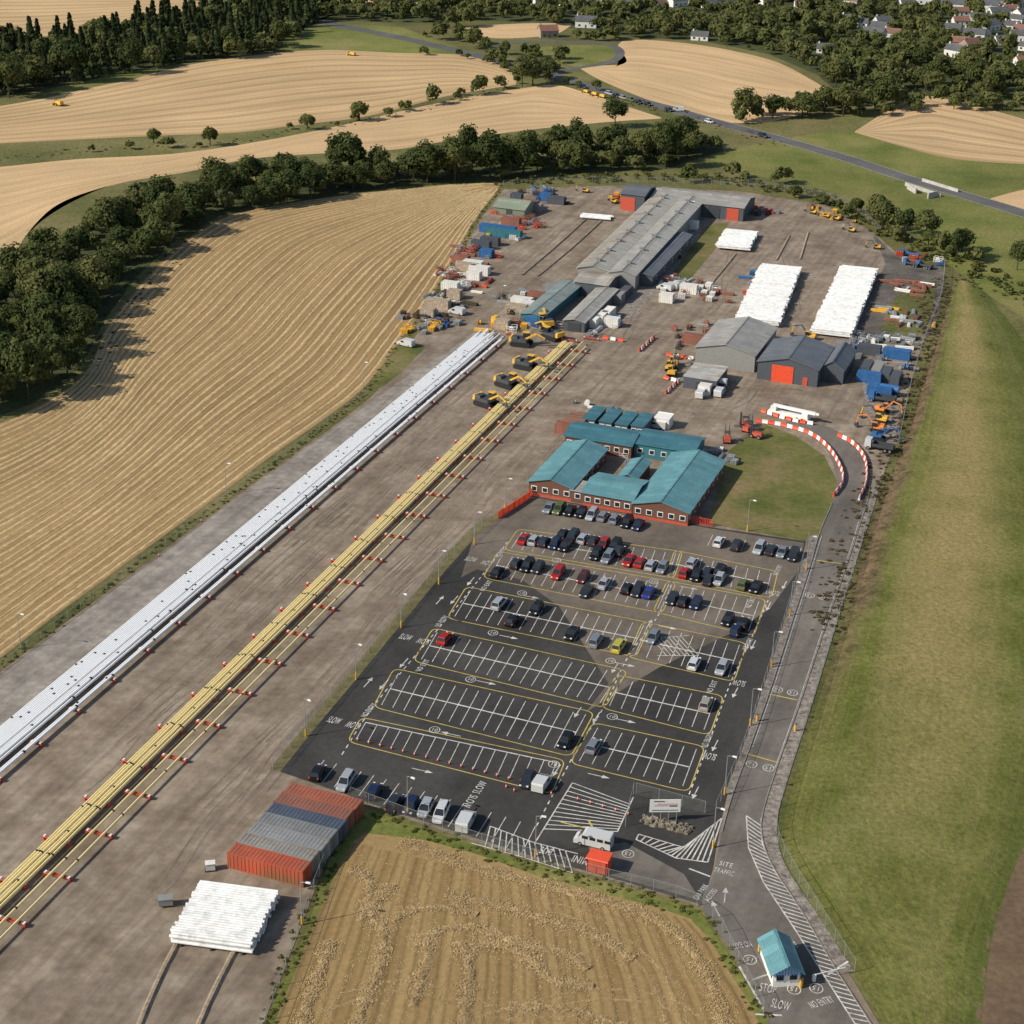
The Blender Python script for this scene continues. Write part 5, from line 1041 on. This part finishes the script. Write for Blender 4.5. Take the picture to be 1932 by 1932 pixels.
def pip(x,y,P):
    c=False;n=len(P);j=n-1
    for i in range(n):
        if ((P[i].y>y)!=(P[j].y>y)) and x<(P[j].x-P[i].x)*(y-P[i].y)/(P[j].y-P[i].y)+P[i].x: c=not c
        j=i
    return c
TREES=[]
def wood(px,sp,kinds,smin=.75,smax=1.15,keep=1.0):
    P=PX(px); xs=[p.x for p in P]; ys=[p.y for p in P]; y=min(ys)
    while y<max(ys):
        x=min(xs)
        while x<max(xs):
            a=x+random.uniform(-.45,.45)*sp; b_=y+random.uniform(-.45,.45)*sp
            if pip(a,b_,P) and random.random()<keep: TREES.append((Vector((a,b_,0)),random.uniform(smin,smax),random.choice(kinds)))
            x+=sp
        y+=sp
wood(W_BELT,6.4,['b','b','b','b','s'],.5,1.1)
wood(W_LEFT,7.6,['c','c','b'],.75,1.1)
wood(W_TOP,8.2,['b','b','b','s'],.5,1.05,.96)
wood([(1378,232),(1450,232),(1560,222),(1640,222),(1735,215),(1730,195),(1600,185),(1500,205),(1440,212)],7,['b','b','s'],.6,1.05)
wood([(870,100),(980,100),(1060,110),(1070,150),(1000,155),(930,125)],9,['b','b','s'],.5,.95,.8)
wood([(1080,60),(1140,70),(1200,72),(1160,85),(1080,78)],8,['b','s'],.5,.95,.9)
wood([(760,60),(880,45),(900,80),(930,95),(890,100)],9,['b','s'],.5,1,.75)
wood([(1735,200),(1932,220),(2050,245),(2050,190),(1850,190)],8,['b','s'],.5,.95,.9)
wood([(1640,345),(1690,360),(1740,400),(1700,400),(1650,380)],9,['s'],.6,1.0,.2)
def line(px,sp,kinds,smin,smax,j=2):
    P=cr(PX(px),6); P=resamp(P,max(2,int(plen(P)/sp)))
    for p in P: TREES.append((p+Vector((random.uniform(-j,j),random.uniform(-j,j),0)),random.uniform(smin,smax),random.choice(kinds)))
line([(1525,378),(1600,405),(1660,425),(1720,455),(1790,485)],4.5,['s','b','s'],.5,.9,5)
line([(1310,345),(1345,340),(1375,335)],7,['b'],.5,.75); line([(1410,345),(1470,345)],6,['b'],.5,.75)
line([(870,105),(990,140),(1060,160),(1120,172)],8,['s'],.5,.8)
line([(180,285),(300,280),(390,275)],9,['s','s','b'],.4,.7,3); line([(560,245),(690,228),(840,195),(905,178),(975,160)],13,['s','s','b'],.4,.8,3)
line([(1800,470),(1932,520),(2050,560)],8,['s','b'],.5,.8,4)
for u,v,s,k in [(18,185,1.2,'b'),(70,172,1.1,'b'),(137,155,1.3,'b'),(250,140,1.1,'b'),(290,270,.9,'s'),(397,275,.9,'s'),(580,245,.9,'s'),(678,228,1.1,'s'),(905,178,.8,'b'),(1160,240,.95,'b'),(1005,160,1.2,'b'),(985,163,1.1,'b'),(1030,150,1.1,'b'),(800,104,.5,'b'),(270,490,.9,'s'),(870,180,.6,'s'),(760,208,.8,'s'),(1745,455,.9,'b'),(1395,232,.7,'b'),(512,98,1,'b'),(480,103,1,'b'),(440,110,1,'b')]:
    TREES.append((G(u,v),s,k))
def clear(t):
    for h in HP:
        dx=t[0].x-h.x-4; dy=t[0].y-h.y
        if abs(dx)<7 and -17<dy<8: return False
    return True
TREES=[t for t in TREES if clear(t)]
def dist(t): return (t[0]-CAMP).length/(t[1])
TREES.sort(key=dist)
lowv=[];lowc=[];lows=[]
for i,(p,s,k) in enumerate(TREES):
    if i<295:
        T=random.choice({'b':TT,'c':TC,'s':TB}[k]); M=FR(p,random.uniform(0,6.28),s)@Matrix.Diagonal((random.uniform(.9,1.15),random.uniform(.9,1.15),random.uniform(.8,1.2),1))
        if k=='s': spawn(T,"bush_tree",M,"small light green bushy tree in a hedgerow","tree","small hedgerow trees")
        elif k=='c': spawn(T,"conifer_tree",M,"dark green conifer at a wood edge","tree","conifers in the wood")
        else: spawn(T,"broadleaf_tree",M,"dense dark green broadleaf tree in a woodland belt","tree","broadleaf trees in the woodland belt")
    else:
        if k=='c': V=random.choice(LOWC)*s; lowc.append(V+np.array(p))
        else:
            V=random.choice(LOW)*(s*(.6 if k=='s' else 1)); a=random.uniform(0,6.28); c_,s_=math.cos(a),math.sin(a)
            V=V@np.array([[c_,s_,0],[-s_,c_,0],[0,0,random.uniform(.75,1.2)]]); (lows if k=='s' else lowv).append(V+np.array(p))
for nm,l,m_ in(("woodland",lowv,m_leaf),("conifer_woodland",lowc,m_con),("shrub_woodland",lows,m_bush)):
    if l: OB(nm,quadmesh(nm,np.concatenate(l),m_),kind="stuff",label="distant mixed woodland seen as one green mass",cat="woodland")
def scrub(name,lines,mat,sz,label,flat=1.0):
    arr=[]; B=[crown_arr(80+i,1.0,1.1,0,6,10,.24)*np.array([1,1,flat]) for i in range(4)]
    for px,w,dens in lines:
        P=cr(PX(px),6); L=plen(P); n=int(L*dens); P=resamp(P,max(2,n)) 
        for p in P:
            q=p+Vector((random.uniform(-w,w),random.uniform(-w,w),0)); arr.append(random.choice(B)*random.uniform(.4,1.3)*sz+np.array(q))
    OB(name,quadmesh(name,np.concatenate(arr),mat),kind="stuff",label=label,cat="scrub")
scrub("hedge_scrub",[([(0,300),(180,283),(400,272),(570,245),(690,228),(840,195),(970,162)],4,.6),([(1800,530),(1785,640),(1752,760),(1715,880),(1672,1000),(1632,1110),(1600,1190)],8,9),([(150,720),(190,640),(240,575),(300,500),(370,440)],6,1.0),([(1050,155),(1270,215),(1370,245),(1480,275)],5,.6)],m_sc,.55,"low brown green scrub along field and bank edges",.5)
scrub("hedge_scrub",[([(1790,480),(1870,520),(1932,560),(2000,590)],6,1.5),([(950,345),(1100,340),(1300,335),(1420,350),(1560,375),(1660,430),(1790,500)],5,1.2)],m_bush,1.0,"low green hedge scrub behind the yard")
scrub("verge_scrub",[([(-40,1300),(0,1256),(120,1170),(300,1032),(430,940),(560,845),(690,742)],1.1,1.6),([(690,742),(750,655),(800,590),(850,510),(905,405),(948,350)],1.2,1.2),([(700,1530),(860,1590),(1000,1633),(1150,1673),(1320,1722)],1.6,2.6),([(660,1515),(600,1680),(555,1790),(490,1960)],1.4,2.4),([(1330,1730),(1390,1825),(1450,1940)],1.6,2.2)],m_weed,.4,"low green weeds along the fence line",.5)
# ---------------------------------------------------------------- light
az_s=math.radians(20)
sun_dir=Vector((-math.cos(az_s),-math.sin(az_s),0)); EL=rad(35)
sd=sun_dir*math.cos(EL)+Vector((0,0,math.sin(EL)))
sl=bpy.data.lights.new("sun",'SUN'); sl.energy=5.0; sl.angle=rad(.5); sl.color=(1,.93,.81)
so=bpy.data.objects.new("sun",sl); COL.objects.link(so); so.rotation_euler=sd.to_track_quat('Z','Y').to_euler(); so.location=(0,0,300)
w=bpy.data.worlds.new("World"); SC.world=w; w.use_nodes=True; nt=w.node_tree
sk=nt.nodes.new("ShaderNodeTexSky"); sk.sky_type='NISHITA'; sk.sun_disc=False; sk.sun_elevation=EL; sk.sun_rotation=math.atan2(sd.x,sd.y)
nt.links.new(sk.outputs[0],nt.nodes["Background"].inputs[0]); nt.nodes["Background"].inputs[1].default_value=0.11
SC.view_settings.view_transform='Standard'; SC.view_settings.look='None'; SC.view_settings.exposure=0
